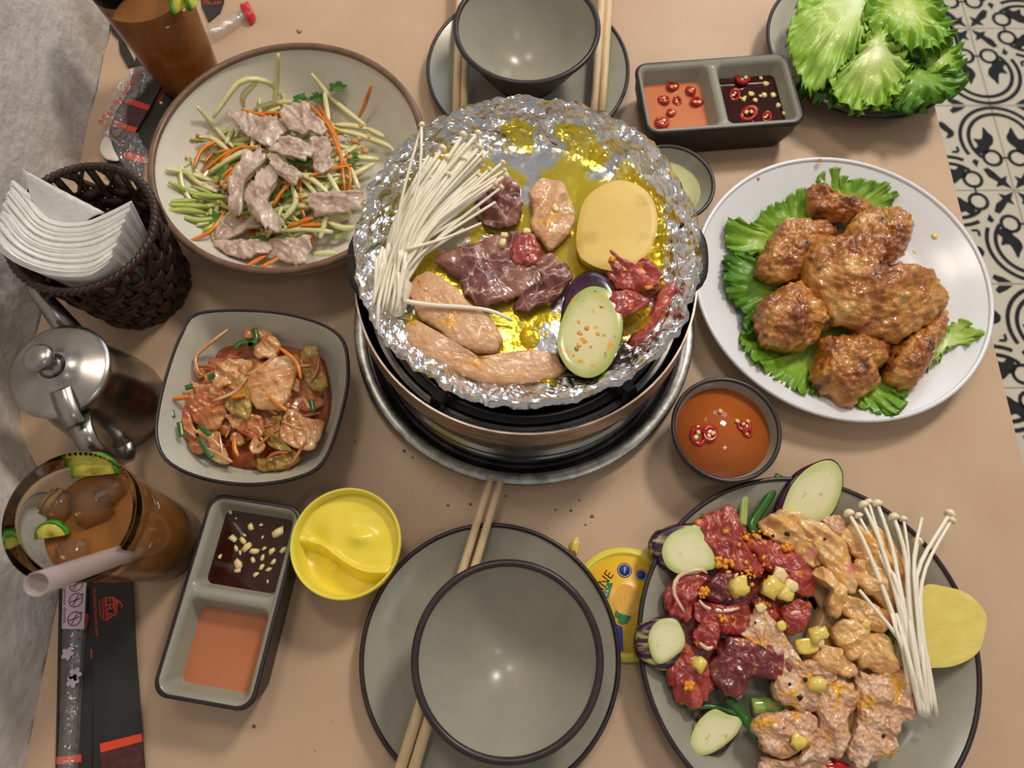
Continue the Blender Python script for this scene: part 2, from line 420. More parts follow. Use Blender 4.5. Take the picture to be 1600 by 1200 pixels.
M['orange_sauce'] = mat('orange_sauce', [(0.3, (168, 84, 30)), (0.7, (180, 96, 40))], scale=30, rough=0.05, spec=0.5)
M['coral_sauce'] = mat('coral_sauce', [(0.3, (206, 124, 84)), (0.7, (214, 136, 96))], scale=30, rough=0.06)
M['peach_sauce'] = mat('peach_sauce', [(0.3, (186, 112, 74)), (0.7, (196, 124, 84))], scale=30, rough=0.06)
M['soy'] = mat('soy_sauce', [(0.3, (44, 14, 8)), (0.7, (58, 22, 12))], scale=30, rough=0.05)
M['green_sauce'] = mat('pale_green_sauce', [(0.3, (196, 200, 142)), (0.7, (206, 210, 156))], scale=50, rough=0.12)
M['kimchi_sauce'] = mat('kimchi_liquid', [(0.3, (136, 56, 28)), (0.7, (160, 80, 42))], scale=90, rough=0.08)
M['chili'] = mat('chili_skin', [(0.3, (150, 14, 14)), (0.7, (196, 34, 24))], scale=160, rough=0.15, coat=0.5)
M['seed'] = mat('chili_seed', [(0.5, (244, 218, 160))], rough=0.3)
M['garlic'] = mat('garlic', [(0.3, (232, 206, 132)), (0.7, (244, 226, 172))], scale=160, rough=0.25, coat=0.4, sss=0.1)
M['garlic_y'] = mat('oiled_garlic', [(0.3, (226, 190, 70)), (0.7, (242, 222, 130))], scale=160, rough=0.2, coat=0.5, sss=0.1)
M['zest'] = mat('orange_mince', [(0.3, (222, 128, 16)), (0.7, (246, 172, 48))], scale=260, rough=0.3, coat=0.3)
M['pepper'] = mat('black_pepper', [(0.5, (28, 26, 24))], rough=0.6)
M['potato'] = mat('sweet_potato_flesh', [(0.3, (214, 178, 86)), (0.7, (228, 196, 106))], scale=30, detail=8, rough=0.4, spots=[((198, 160, 70), 60, 0.55, 0.75)])
M['potato_raw'] = mat('raw_potato_flesh', [(0.3, (216, 196, 96)), (0.7, (228, 210, 116))], scale=90, detail=8, rough=0.5, stretch=(1, 2, 1), bump=0.1, bscale=300)
M['egg_skin'] = mat('eggplant_skin', [(0.35, (40, 18, 36)), (0.62, (66, 32, 56))], scale=90, rough=0.2)
M['egg_skin2'] = mat('streaked_eggplant_skin', [(0.42, (52, 24, 48)), (0.5, (80, 44, 66)), (0.62, (176, 172, 104))], scale=110, rough=0.28, stretch=(0.35, 2.2, 2.2), detail=6)
M['egg'] = mat('eggplant_flesh', [(0.05, (232, 226, 182)), (0.66, (224, 220, 170)), (1.0, (186, 196, 118))], scale=60, rough=0.4, attr='edge_fac', spots=[((206, 190, 120), 220, 0.64, 0.72)])
M['egg_oil'] = mat('oiled_eggplant_flesh', [(0.05, (226, 214, 166)), (0.66, (212, 206, 150)), (1.0, (164, 178, 94))], scale=60, rough=0.25, coat=0.5, attr='edge_fac',
                   spots=[((226, 158, 30), 120, 0.60, 0.66), ((120, 110, 40), 170, 0.66, 0.72)])
M['enoki'] = mat('enoki_white', [(0.3, (246, 236, 212)), (0.7, (252, 246, 230))], scale=60, rough=0.35, sss=0.05)
M['enoki_cap'] = mat('enoki_cap', [(0.3, (240, 222, 180)), (0.7, (250, 238, 208))], scale=60, rough=0.3, coat=0.2)
M['beef_cook'] = mat('half_cooked_beef', [(0.3, (94, 46, 46)), (0.5, (124, 70, 66)), (0.7, (166, 118, 100))], scale=70, rough=0.3, coat=0.6, sss=0.08, bump=0.5, bscale=240,
                     veins=((206, 170, 150), 48, 0.035, 0.6), warp=0.5)
M['beef_raw'] = mat('raw_beef', [(0.28, (130, 34, 32)), (0.5, (166, 58, 50)), (0.74, (204, 104, 88))], scale=75, rough=0.27, coat=0.6, sss=0.1, bump=0.5, bscale=220,
                    veins=((226, 176, 150), 45, 0.022, 0.35), spots=[((222, 128, 30), 110, 0.63, 0.7)], warp=0.6)
M['beef_dark'] = mat('dark_raw_beef', [(0.28, (92, 26, 32)), (0.5, (120, 42, 44)), (0.74, (158, 78, 70))], scale=60, rough=0.25, coat=0.6, sss=0.1, bump=0.45, bscale=220,
                     veins=((200, 140, 124), 40, 0.018, 0.3), spots=[((206, 130, 50), 130, 0.66, 0.72)], warp=0.6)
M['fat'] = mat('beef_fat', [(0.3, (226, 168, 142)), (0.7, (240, 206, 180))], scale=90, rough=0.25, coat=0.5, sss=0.1)
M['pork_cook'] = mat('seared_pork', [(0.3, (198, 146, 104)), (0.5, (214, 166, 124)), (0.72, (226, 184, 146))], scale=90, rough=0.35, coat=0.5, sss=0.1, bump=0.35, bscale=330, bvor=True,
                     spots=[((236, 170, 40), 75, 0.60, 0.72), ((60, 44, 30), 420, 0.74, 0.78)])
M['pork_raw'] = mat('raw_marinated_pork', [(0.28, (206, 150, 116)), (0.5, (224, 180, 146)), (0.74, (240, 210, 182))], scale=80, rough=0.28, coat=0.7, sss=0.1, bump=0.8, bscale=330, bvor=True,
                    spots=[((232, 172, 48), 90, 0.52, 0.7), ((214, 92, 16), 55, 0.69, 0.76), ((40, 34, 28), 300, 0.745, 0.765)])
M['chick_raw'] = mat('raw_marinated_chicken', [(0.26, (206, 142, 92)), (0.48, (226, 178, 110)), (0.74, (242, 216, 164))], scale=65, rough=0.22, coat=0.8, sss=0.12, bump=0.45, bscale=150,
                     spots=[((236, 176, 40), 60, 0.52, 0.7), ((222, 140, 128), 45, 0.58, 0.7), ((40, 34, 28), 300, 0.745, 0.765)])
M['boiled'] = mat('boiled_pork', [(0.28, (166, 132, 118)), (0.5, (200, 174, 158)), (0.74, (228, 212, 196))], scale=70, rough=0.3, coat=0.5, sss=0.12, bump=0.5, bscale=200, warp=0.8)
M['fried'] = mat('fried_batter', [(0.26, (110, 54, 16)), (0.40, (164, 94, 30)), (0.53, (200, 134, 54)), (0.68, (230, 184, 112))], scale=42, detail=7, rough=0.3, coat=0.9, bump=1.0, bscale=300, sss=0.05,
                 spots=[((84, 34, 12), 60, 0.6, 0.72)])
M['lettuce'] = mat('lettuce', [(0.05, (188, 206, 108)), (0.5, (150, 186, 66)), (0.95, (108, 158, 40))], scale=60, rough=0.34, attr='edge_fac', sss=0.08, bump=0.45, bscale=150, veins=((180, 204, 110), 90, 0.03, 0.22))
M['lettuce_dark'] = mat('dark_lettuce', [(0.05, (140, 176, 66)), (0.5, (108, 156, 44)), (0.95, (70, 124, 30))], scale=60, rough=0.32, attr='edge_fac', sss=0.08, bump=0.45, bscale=150, veins=((140, 176, 84), 90, 0.03, 0.2))
M['lettuce_pale'] = mat('pale_lettuce_heart', [(0.0, (222, 230, 180)), (0.4, (190, 212, 118)), (0.95, (138, 182, 54))], scale=60, rough=0.34, attr='edge_fac', sss=0.08, bump=0.45, bscale=120, veins=((214, 226, 170), 70, 0.04, 0.3))
M['carrot'] = mat('carrot', [(0.3, (216, 112, 16)), (0.7, (238, 144, 40))], scale=120, rough=0.3, coat=0.4)
M['papaya'] = mat('green_papaya', [(0.25, (206, 208, 132)), (0.5, (230, 226, 168)), (0.75, (242, 238, 200))], scale=45, rough=0.28, coat=0.4, sss=0.08)
M['cucumber'] = mat('cucumber_strip', [(0.25, (120, 162, 40)), (0.5, (186, 198, 104)), (0.75, (210, 214, 140))], scale=45, rough=0.28, coat=0.4)
M['herb'] = mat('cilantro', [(0.3, (44, 96, 24)), (0.7, (82, 136, 42))], scale=120, rough=0.4)
M['peanut'] = mat('crushed_peanut', [(0.3, (190, 132, 70)), (0.7, (226, 180, 118))], scale=160, rough=0.5)
M['scallion'] = mat('scallion', [(0.3, (32, 84, 24)), (0.7, (68, 122, 42))], scale=60, rough=0.25, coat=0.4)
M['scallion_pale'] = mat('pale_scallion', [(0.3, (150, 178, 84)), (0.7, (180, 200, 116))], scale=60, rough=0.25, coat=0.4)
M['cabbage'] = mat('kimchi_stem', [(0.25, (184, 100, 48)), (0.5, (218, 164, 106)), (0.75, (238, 212, 168))], scale=50, rough=0.2, coat=0.9, sss=0.1, bump=0.4, bscale=130, spots=[((186, 66, 26), 120, 0.6, 0.72)])
M['cabbage_leaf'] = mat('kimchi_leaf', [(0.25, (128, 76, 24)), (0.5, (160, 124, 50)), (0.75, (186, 164, 84))], scale=55, rough=0.25, coat=0.6, bump=0.8, bscale=150, spots=[((178, 62, 24), 100, 0.58, 0.72)])
M['cabbage_red'] = mat('kimchi_red_leaf', [(0.25, (150, 62, 26)), (0.5, (188, 108, 58)), (0.75, (220, 162, 108))], scale=60, rough=0.2, coat=0.9, bump=0.7, bscale=150)
M['black_paper'] = mat('black_card', [(0.3, (38, 37, 38)), (0.7, (48, 47, 47))], scale=30, rough=0.5)
M['red_print'] = mat('orange_red_print', [(0.5, (226, 74, 44))], rough=0.5)
M['maroon_print'] = mat('maroon_brick_print', [(0.3, (66, 34, 34)), (0.7, (92, 52, 50))], scale=160, rough=0.5)
M['film'] = mat('clear_film', [(0.5, (236, 230, 234))], rough=0.08, alpha=0.16, spec=1.0, bump=0.6, bscale=160)
def film_mat():
    m = bpy.data.materials.new('clear_film'); m.use_nodes = True; nt = m.node_tree; N, L = nt.nodes, nt.links
    N.remove(N['Principled BSDF']); out = N['Material Output']
    tr = N.new('ShaderNodeBsdfTransparent'); gl = N.new('ShaderNodeBsdfGlossy'); gl.inputs['Roughness'].default_value = 0.10
    df = N.new('ShaderNodeBsdfDiffuse'); df.inputs['Color'].default_value = lin((236, 226, 232))
    tc = N.new('ShaderNodeTexCoord'); nz_ = N.new('ShaderNodeTexNoise'); nz_.inputs['Scale'].default_value = 260; nz_.inputs['Detail'].default_value = 3
    bp = N.new('ShaderNodeBump'); bp.inputs['Strength'].default_value = 0.6; bp.inputs['Distance'].default_value = 0.002
    L.new(tc.outputs['Object'], nz_.inputs['Vector']); L.new(nz_.outputs['Fac'], bp.inputs['Height']); L.new(bp.outputs[0], gl.inputs['Normal'])
    m1 = N.new('ShaderNodeMixShader'); m1.inputs[0].default_value = 0.10; L.new(tr.outputs[0], m1.inputs[1]); L.new(df.outputs[0], m1.inputs[2])
    m2 = N.new('ShaderNodeMixShader'); m2.inputs[0].default_value = 0.17; L.new(m1.outputs[0], m2.inputs[1]); L.new(gl.outputs[0], m2.inputs[2])
    L.new(m2.outputs[0], out.inputs['Surface'])
    return m
M['film'] = film_mat()
M['pink_print'] = mat('lilac_label', [(0.3, (190, 172, 186)), (0.7, (204, 188, 200))], scale=60, rough=0.35)
M['purple_print'] = mat('plum_print', [(0.5, (124, 40, 76))], rough=0.5)
M['crimson'] = mat('crimson_film', [(0.3, (196, 18, 36)), (0.7, (226, 40, 56))], scale=90, rough=0.2, coat=0.5)
M['spoon'] = mat('white_plastic', [(0.5, (232, 228, 220))], rough=0.25)
M['blue_print'] = mat('blue_print', [(0.5, (44, 56, 140))], rough=0.45)
M['green_print'] = mat('green_print', [(0.5, (34, 130, 84))], rough=0.45)
M['brown_print'] = mat('brown_print', [(0.5, (84, 44, 26))], rough=0.45)
M['swirl'] = mat('butter_swirl_print', [(0.3, (240, 160, 70)), (0.7, (250, 196, 120))], scale=60, rough=0.4)
M['white_print'] = mat('white_print', [(0.5, (240, 238, 228))], rough=0.45)

# ---------------------------------------------------------------- the setting: floor, wall
FZ = -0.75; TS = 0.2150; GX, GY = 1.0312, 1.0876
obj('floor', box(0.5, 0.9, FZ - 0.06, 5.0, 5.0, 0.05), M['grout'], label='cement floor under patterned tiles', kind='structure')
FLOOR = bpy.data.objects['floor']
def ring(cu, cv, r0, r1, a0, a1, n=22):
    V, Fc = [], []
    for i in range(n + 1):
        a = math.radians(a0 + (a1 - a0) * i / n)
        V += [(cu + r0 * math.cos(a), cv + r0 * math.sin(a)), (cu + r1 * math.cos(a), cv + r1 * math.sin(a))]
    for i in range(n): Fc.append((2 * i, 2 * i + 2, 2 * i + 3, 2 * i + 1))
    return V, Fc
def poly2(pts, n=None):
    if n: pts = [(p.x, p.y) for p in catmull([(a, b, 0) for a, b in pts], n)]
    return list(pts), [tuple(range(len(pts)))]
def mirror_diag(g): return [(1 - y, 1 - x) for x, y in g[0]], g[1]
half = [ring(1.0, 0.585, 0.366, 0.405, 90, 207), ring(1.0, 0.585, 0.286, 0.325, 90, 223), ring(0.875, 0.37, 0.068, 0.102, -215, 140),
        poly2([(0.862, 0.74), (0.895, 0.68), (0.935, 0.615), (0.915, 0.535), (0.875, 0.495), (0.855, 0.435), (0.80, 0.41), (0.725, 0.465), (0.765, 0.52), (0.735, 0.60), (0.81, 0.59), (0.838, 0.65)], 30),
        poly2([(0.94, 0.36), (1.0, 0.36), (1.0, 0.38), (0.94, 0.38)]),
        poly2([(0.60, 0.90), (0.68, 0.935), (0.75, 0.985), (0.66, 0.985), (0.62, 0.985), (0.575, 0.94)]),
        poly2([(0.53, 0.73), (0.565, 0.68), (0.55, 0.63), (0.52, 0.61), (0.47, 0.60), (0.50, 0.66), (0.46, 0.70), (0.42, 0.78), (0.47, 0.80)], 24),
        poly2([(0.545, 0.44), (0.575, 0.445), (0.57, 0.51), (0.545, 0.50)])]
full = half + [mirror_diag(g) for g in half] + [
        poly2([(0.985, 0.015), (0.945, 0.10), (0.965, 0.165), (0.905, 0.135), (0.85, 0.21), (0.80, 0.26), (0.755, 0.24), (0.79, 0.15), (0.865, 0.095), (0.835, 0.035), (0.90, 0.055)]),
        poly2([(0.665, 0.33), (0.70, 0.26), (0.735, 0.335), (0.70, 0.36)]),
        poly2([(0.0, 1.0), (0.0, 0.88), (0.05, 0.93), (0.12, 1.0)])]
PV, PF = join(*full)
pat_me = bpy.data.meshes.new('tile_pattern')
pat_me.from_pydata([(u * TS, v * TS, 0) for u, v in PV], [], PF); pat_me.materials.append(M['tile_black'])
bmx = bmesh.new(); bmx.from_mesh(pat_me); bmesh.ops.triangulate(bmx, faces=bmx.faces[:])
for f in bmx.faces:
    if f.normal.z < 0: f.normal_flip()
bmx.to_mesh(pat_me); bmx.free()
tb = box(TS / 2, TS / 2, -0.0105, TS - 0.0022, TS - 0.0022, 0.0105)
tile_me = bpy.data.meshes.new('tile'); tile_me.from_pydata(tb[0], [], tb[1]); tile_me.materials.append(M['tile'])
for i in range(-7, 4):
    for j in range(-6, 9):
        x0, y0 = GX + i * TS, GY + j * TS
        sx = 1 if i % 2 else -1; sy = 1 if j % 2 else -1
        # the tile left of and below (GX, GY) is the traced one, its neighbours are mirrored
        t = bpy.data.objects.new('tile', tile_me); COL.objects.link(t); t.parent = FLOOR
        ox, oy = (x0 if sx > 0 else x0 + TS), (y0 if sy > 0 else y0 + TS)
        t.scale = (sx, sy, 1); t.location = Vector((ox, oy, FZ)) - FLOOR.location
        p = bpy.data.objects.new('tile_pattern', pat_me); COL.objects.link(p); p.parent = t; p.location = (0, 0, 0.0004)

WX = -0.362
def wall_x(y, z):
    s = max(0.0, min(1.0, (0.165 - y) / 0.11)); s = s * s * (3 - 2 * s)
    return WX + 0.058 * s * max(0.0, 1 - max(0, z) * 0.8)
V, Fc, Fc2 = [], [], []
ys = [-0.7 + i * 0.006 for i in range(0, 301)]; zs = [-0.015 + k * 0.006 for k in range(0, 46)] + [0.3 + k * 0.06 for k in range(1, 18)]
for y in ys:
    for z in zs:
        d = 0.0020 * fr(y, z * 0.5, 0.3, 55, 4) + 0.0025 * nz(y, z, 1.0, 9)
        ridge = max(0.0, nz(y, z * 0.35, 5.0, 70)) ** 2 * 0.0030
        V.append((wall_x(y, z) + d + ridge, y, z))
nk = len(zs); nv = len(V); cut = next(i for i, y in enumerate(ys) if y > 0.168)
for i in range(len(ys) - 1):
    for k in range(nk - 1): (Fc if i >= cut else Fc2).append((i * nk + k, (i + 1) * nk + k, (i + 1) * nk + k + 1, i * nk + k + 1))
wv, wf = box(WX - 0.09, 0.2, FZ - 0.01, 0.12, 1.8, 2.08)
def keep(V, Fc):
    us = sorted({v for f in Fc for v in f}); rm = {v: k for k, v in enumerate(us)}
    return [V[v] for v in us], [tuple(rm[v] for v in f) for f in Fc]
obj('wall_bulge_1', keep(V, Fc2), M['plaster'], label='rough plaster bulge of the wall beside the tea glass', kind='structure')  # bulging near stretch of the left wall itself, kept as its own mesh
obj('wall_left', join(keep(V, Fc), (wv, wf)), M['plaster'], label='rough white plastered wall beside the table', kind='structure')

# ---------------------------------------------------------------- table and its paper
t = thing('dining_table', (0, 0.1, FZ), 'square dining table topped with a tan paper cover', 'table')

for sx in (-1, 1):
    for sy in (-1, 1): obj('leg', box(sx * 0.25 + 0.03, 0.12 + sy * 0.55, FZ, 0.05, 0.05, 0.72), M['wood'], t)
left = [(wall_x(y, 0) + 0.0005 + 0.0018 * nz(y, 0.3, 2, 30), y) for y in [-0.51 + i * 0.02 for i in range(64)]]
pts = [(0.3642, -0.51), (0.3642, 0.75)] + left[::-1]
obj('tabletop', flatpoly([(min(max(x, -0.354), 0.363), y) for x, y in pts], -0.031, 0.030), M['wood'], t, smooth=False)
obj('table_paper', flatpoly(pts, -0.0011, 0.0011), M['paper'], label='tan kraft paper sheet covering the whole table top', cat='table cover', smooth=False)

# ---------------------------------------------------------------- crockery
def dish(name, c, prof_in, rim_r, rim_z, prof_out, label, cat, group=None, m_in='stone', m_out='stone_out', m_rim='rim', rim_w=0.0022, n=96):
    t = thing(name, c, label, cat, group)
    obj('body', join(lathe(prof_in, c, n)), M[m_in], t)
    obj('underside', lathe(prof_out, c, n), M[m_out], t)
    rp = [(rim_r + rim_w * math.cos(a), rim_z + rim_w * 0.9 * math.sin(a)) for a in [2 * math.pi * i / 10 for i in range(10)]]
    obj('rim', lathe(rp, c, n, closed=True), M[m_rim], t)
    return t
def plate(name, c, R, h, label, m_in='stone', m_out='stone_out', m_rim='rim', well=0.66, rim_w=0.0016, group=None):
    r = R - rim_w
    pin = [(0, 0.0055), (R * well * 0.6, 0.0052), (R * well, 0.0056), (R * (well + 0.08), 0.0075), (R * 0.86, h * 0.72), (r - 0.001, h)]
    pout = [(0, 0.0012), (R * 0.52, 0.0), (R * 0.55, 0.0012), (R * 0.57, 0.0042), (R * 0.68, 0.0046), (R * 0.80, 0.0066 if h < 0.02 else h * 0.33), (R * 0.9, h * 0.6), (r, h - 0.001)]
    return dish(name, c, pin, r, h, pout, label, 'plate', group, m_in, m_out, m_rim, rim_w)
def bowl(name, c, R, h, label, foot=0.5, m_in='stone', m_out='stone_out', m_rim='rim', rim_w=0.0023, floor_z=0.006, power=2.4, cat='bowl', group=None):
    r = R - rim_w; f = R * foot
    pin, pout = [(0, floor_z)], [(0, 0.0014), (f * 0.92, 0.0), (f, 0.0004), (f, 0.004)]
    for i in range(1, 15):
        s = i / 14; pin.append(((r - 0.0012) * s, floor_z + (h - floor_z) * s ** power))
    for i in range(1, 13):
        s = i / 12; pout.append((f + (r + 0.0008 - f) * s, 0.004 + (h - 0.004) * s ** (power * 0.62)))
    return dish(name, c, pin, r, h, pout, label, cat, group, m_in, m_out, m_rim, rim_w)

# far place setting
c, R = fitc(0.014, 'I', [(70, 270), (857, 270), (180, 45), (790, 100), (150, 470), (800, 450)])
TOPPLATE = plate('side_plate', c, R, 0.014, 'grey-green plate under the bowl and two chopstick pairs, beyond the foil pan')
c2, R2 = fitc(0.056, 'I', [(180, 170), (742, 150), (450, 333), (250, 270), (680, 260)])
c2.z = 0.0054
bowl('rice_bowl', c2, R2, 0.051, 'empty grey-green bowl with dark rim standing between two chopstick pairs', power=2.0)
# near place setting
c, R = fitc(0.014, 'K', [(75, 790), (650, 200), (1150, 800), (230, 390), (1000, 370), (220, 1165), (960, 1195)])
plate('side_plate', c, R, 0.014, 'grey-green plate with dark rim between the margarine tub and its lid')
NEARPLATE = c
c2, R2 = fitc(0.056, 'K', [(292, 760), (690, 348), (1077, 740), (700, 1192), (400, 1060), (400, 480)])
c2.z = 0.0054
bowl('rice_bowl', c2, R2, 0.051, 'empty grey-green bowl beside one chopstick pair, on the plate by the margarine lid', power=2.0)
# chicken plate
c, R = fitc(0.022, 'C', [(25, 600), (580, 37), (1250, 660), (780, 1168), (180, 170), (1080, 260), (1100, 1000), (200, 930)])
CHK = c; CHKR = R
plate('dinner_plate', c, R, 0.022, 'round white plate holding fried chicken on lettuce', m_in='white', m_out='white', m_rim='white', rim_w=0.0018, well=0.64)
# lettuce plate
c, R = fitc(0.022, 'P', [(1200, 40), (1215, 110), (1250, 152), (1360, 182), (1470, 160), (1503, 80)])
LET = c; LETR = R
plate('dinner_plate', c, R, 0.022, 'grey-green dark-rimmed plate heaped with lettuce at the table edge', m_in='stone_light')
# raw meat plate
c, R = fitc(0.022, 'D', [(45, 700), (600, 108), (1318, 830), (200, 280), (1000, 230), (1240, 530), (170, 1150)])
RAW = c; RAWR = R
plate('dinner_plate', c, R, 0.022, 'large grey-green dark-rimmed plate loaded with raw meat and enoki', well=0.7)
# salad bowl
c, R = fitc(0.050, 'B', [(700, 30), (8, 600), (1308, 420), (1000, 110), (600, 1152), (100, 950)])
sdir = Vector((c.x - 0.0095, c.y - 0.232, 0)).normalized(); R -= 0.004; c = c + sdir * 0.0042
SAL = c; SALR = R
r = R - 0.003
t = dish('salad_bowl', c, [(0, 0.009), (R * 0.55, 0.009), (R * 0.70, 0.012), (R * 0.80, 0.020), (R * 0.90, 0.036), (R * 0.945, 0.046), (R * 0.96, 0.0485), (r - 0.001, 0.050)], r, 0.050,
     [(0, 0.001), (R * 0.5, 0.0), (R * 0.53, 0.002), (R * 0.72, 0.008), (R * 0.86, 0.022), (r, 0.048)], 'wide shallow cream bowl with brown rim holding pork and papaya salad', 'bowl', None, 'cream', 'cream', 'cream_rim', 0.0028)
# pale green sauce saucer behind the pan
c, R = fitc(0.026, 'P', [(1045, 222), (1085, 235), (1113, 265), (1121, 300), (1105, 335)])
R -= 0.0045; c = c + Vector((0.0030, 0.0016, 0))
GSD = c; GSR = R
bowl('sauce_saucer', c, R, 0.026, 'small grey saucer of pale green dip tucked behind the foil pan', foot=0.5, power=3.0, rim_w=0.0016, cat='saucer')
obj('green_dip', join(lathe([(0, 0.0165), (R * 0.84, 0.0165), (R * 0.80, 0.0130), (0, 0.0130)], c, 48)), M['green_sauce'], label='pale green creamy dip filling the small saucer', cat='sauce')
# orange dip bowl
c, R = fitc(0.032, 'O', [(245, 590), (660, 248), (1097, 690), (700, 1070), (340, 380), (1000, 400), (330, 900), (1010, 960)])
ODB = c; ODR = R
bowl('sauce_bowl', c, R, 0.032, 'small grey bowl of orange fish sauce beside the round steel tray', foot=0.62, power=4.5, rim_w=0.0016, floor_z=0.004, cat='bowl')
obj('fish_sauce', lathe([(0, 0.0238), (R * 0.915, 0.0238), (R * 0.86, 0.0145), (0, 0.0145)], c, 64), M['orange_sauce'], label='orange fish sauce filling the round bowl', cat='sauce')

def rrect(cx, cy, hx, hy, rad, rot, z, n=8):
    out = []
    for qx, qy, a0 in ((1, 1, 0), (-1, 1, 90), (-1, -1, 180), (1, -1, 270)):
        for i in range(n):
            a = math.radians(a0 + 90 * i / (n - 1))
            x = qx * (hx - rad) + rad * math.cos(a); y = qy * (hy - rad) + rad * math.sin(a)
            out.append(Vector((cx + x * math.cos(rot) - y * math.sin(rot), cy + x * math.sin(rot) + y * math.cos(rot), z)))
    return out
def sauce_dish(key, corners, h, label):
    """two-well dish; corners in order: start-left, start-right, end-right, end-left of its long axis"""
    Q = [WZ(key, x, y, h) for x, y in corners]
    a = (Q[0] + Q[1]) / 2; b = (Q[2] + Q[3]) / 2; ctr = (a + b) / 2; ax = (b - a); Lh = ax.length / 2; Wd = ((Q[1] - Q[0]).length + (Q[2] - Q[3]).length) / 4
    rot = math.atan2(ax.y, ax.x)
    c = Vector((ctr.x, ctr.y, 0)); t = thing('sauce_dish', c, label, 'sauce dish')
    rimw = 0.0022
    outer = rrect(c.x, c.y, Lh, Wd, 0.010, rot, h)
    def at(u): return c.x + u * math.cos(rot), c.y + u * math.sin(rot)
    wells = []
    for sgn in (-1, 1):
        wx, wy = at(sgn * (Lh - 0.0022) / 2 + sgn * 0.0006)
        wells.append((wx, wy, (Lh - 0.0065) / 2, Wd - 0.0046))
    # top face with two openings
    bm = bmesh.new(); rings = [rrect(c.x, c.y, Lh - rimw, Wd - rimw, 0.009, rot, h + 0.0002)]
    for wx, wy, hx, hy in wells: rings.append(rrect(wx, wy, hx, hy, 0.005, rot, h - 0.0004))
    for rg in rings:
        vs = [bm.verts.new(p) for p in rg]
        for i in range(len(vs)): bm.edges.new((vs[i], vs[(i + 1) % len(vs)]))
    bmesh.ops.triangle_fill(bm, use_beauty=True, edges=bm.edges[:])
    bm.verts.index_update(); top = ([v.co.copy() for v in bm.verts], [tuple(v.index for v in f.verts) for f in bm.faces]); bm.free()
    geos = [top]
    for wx, wy, hx, hy in wells:
        geos.append(loft([rrect(wx, wy, hx, hy, 0.005, rot, h - 0.0004), rrect(wx, wy, hx * 0.95, hy * 0.95, 0.005, rot, h - 0.004), rrect(wx, wy, hx * 0.74, hy * 0.76, 0.004, rot, 0.0075),
                          rrect(wx, wy, hx * 0.66, hy * 0.70, 0.003, rot, 0.006)], close_last=True))
    obj('body', join(*geos), M['stone'], t)
    obj('underside', loft([outer, rrect(c.x, c.y, Lh * 0.97, Wd * 0.95, 0.010, rot, h * 0.5), rrect(c.x, c.y, Lh * 0.90, Wd * 0.86, 0.009, rot, 0.0)], close_last=True), M['stone_out'], t)
    band = loft([rrect(c.x, c.y, Lh + 0.0002, Wd + 0.0002, 0.010, rot, h - 0.0035), rrect(c.x, c.y, Lh + 0.0004, Wd + 0.0004, 0.010, rot, h - 0.0008), rrect(c.x, c.y, Lh - 0.0006, Wd - 0.0006, 0.010, rot, h + 0.0009),
                 rrect(c.x, c.y, Lh - rimw, Wd - rimw, 0.009, rot, h + 0.0004)])
    obj('rim', band, M['rim'], t)
    def fill(k, z, name, m, lab):
        wx, wy, hx, hy = wells[k]; s = 0.74 + (0.95 - 0.74) * (z - 0.0075) / (h - 0.004 - 0.0075)
        return obj(name, loft([rrect(wx, wy, hx * (s + 0.02), hy * (s + 0.03), 0.005, rot, z), rrect(wx, wy, hx * 0.74, hy * 0.76, 0.004, rot, 0.0074)], close_first=True, close_last=True), M[m], label=lab, cat='sauce', smooth=False)
    return t, fill, wells
SD1, fill1, wells1 = sauce_dish('G', [(830, 25), (1185, 85), (985, 890), (585, 810)], 0.034, 'two-well grey sauce dish beside the yellow margarine tub')
fill1(0, 0.021, 'soy_dip', 'soy', 'dark soy dip with chopped garlic beside the margarine tub')
fill1(1, 0.017, 'chili_dip', 'peach_sauce', 'plain peach-orange dip in the dish by the margarine tub')
SD2, fill2, wells2 = sauce_dish('I', [(885, 250), (920, 525), (1540, 480), (1480, 208)], 0.034, 'two-well grey sauce dish between lettuce plate and far bowl')
fill2(0, 0.019, 'chili_dip', 'coral_sauce', 'coral dip with red chili rings near the far bowl')
fill2(1, 0.020, 'soy_dip', 'soy', 'dark soy dip with chili and garlic beside the lettuce')

# kimchi bowl (rounded square)
KZ = 0.044
kim = [WZ('F', x, y, KZ) for x, y in [(840, 22), (1090, 10), (1310, 45), (1455, 120), (1490, 260), (1465, 440), (1385, 660), (1260, 735), (1060, 762), (860, 735), (710, 665), (660, 560), (672, 420), (715, 250), (770, 110)]]
kr = catmull(kim, 72); kc = sum(kr, Vector()) / len(kr); kc.z = 0
KIM = kc
def kring(s, z): return [Vector((kc.x + (p.x - kc.x) * s, kc.y + (p.y - kc.y) * s, z)) for p in kr]
t = thing('kimchi_bowl', kc, 'rounded-square grey-green bowl with dark rim holding kimchi', 'bowl')
obj('body', loft([kring(0.965, KZ), kring(0.90, 0.036), kring(0.80, 0.021), kring(0.68, 0.011), kring(0.52, 0.0075), kring(0.02, 0.007)], close_last=True), M['stone_light'], t)
obj('underside', loft([kring(0.985, KZ - 0.002), kring(0.90, 0.026), kring(0.72, 0.008), kring(0.6, 0.003), kring(0.58, 0.0)], close_last=True), M['stone_out'], t)
obj('rim', loft([kring(0.968, KZ), kring(0.978, KZ + 0.0016), kring(0.992, KZ + 0.0012), kring(1.0, KZ - 0.001), kring(0.985, KZ - 0.0032)]), M['rim'], t)
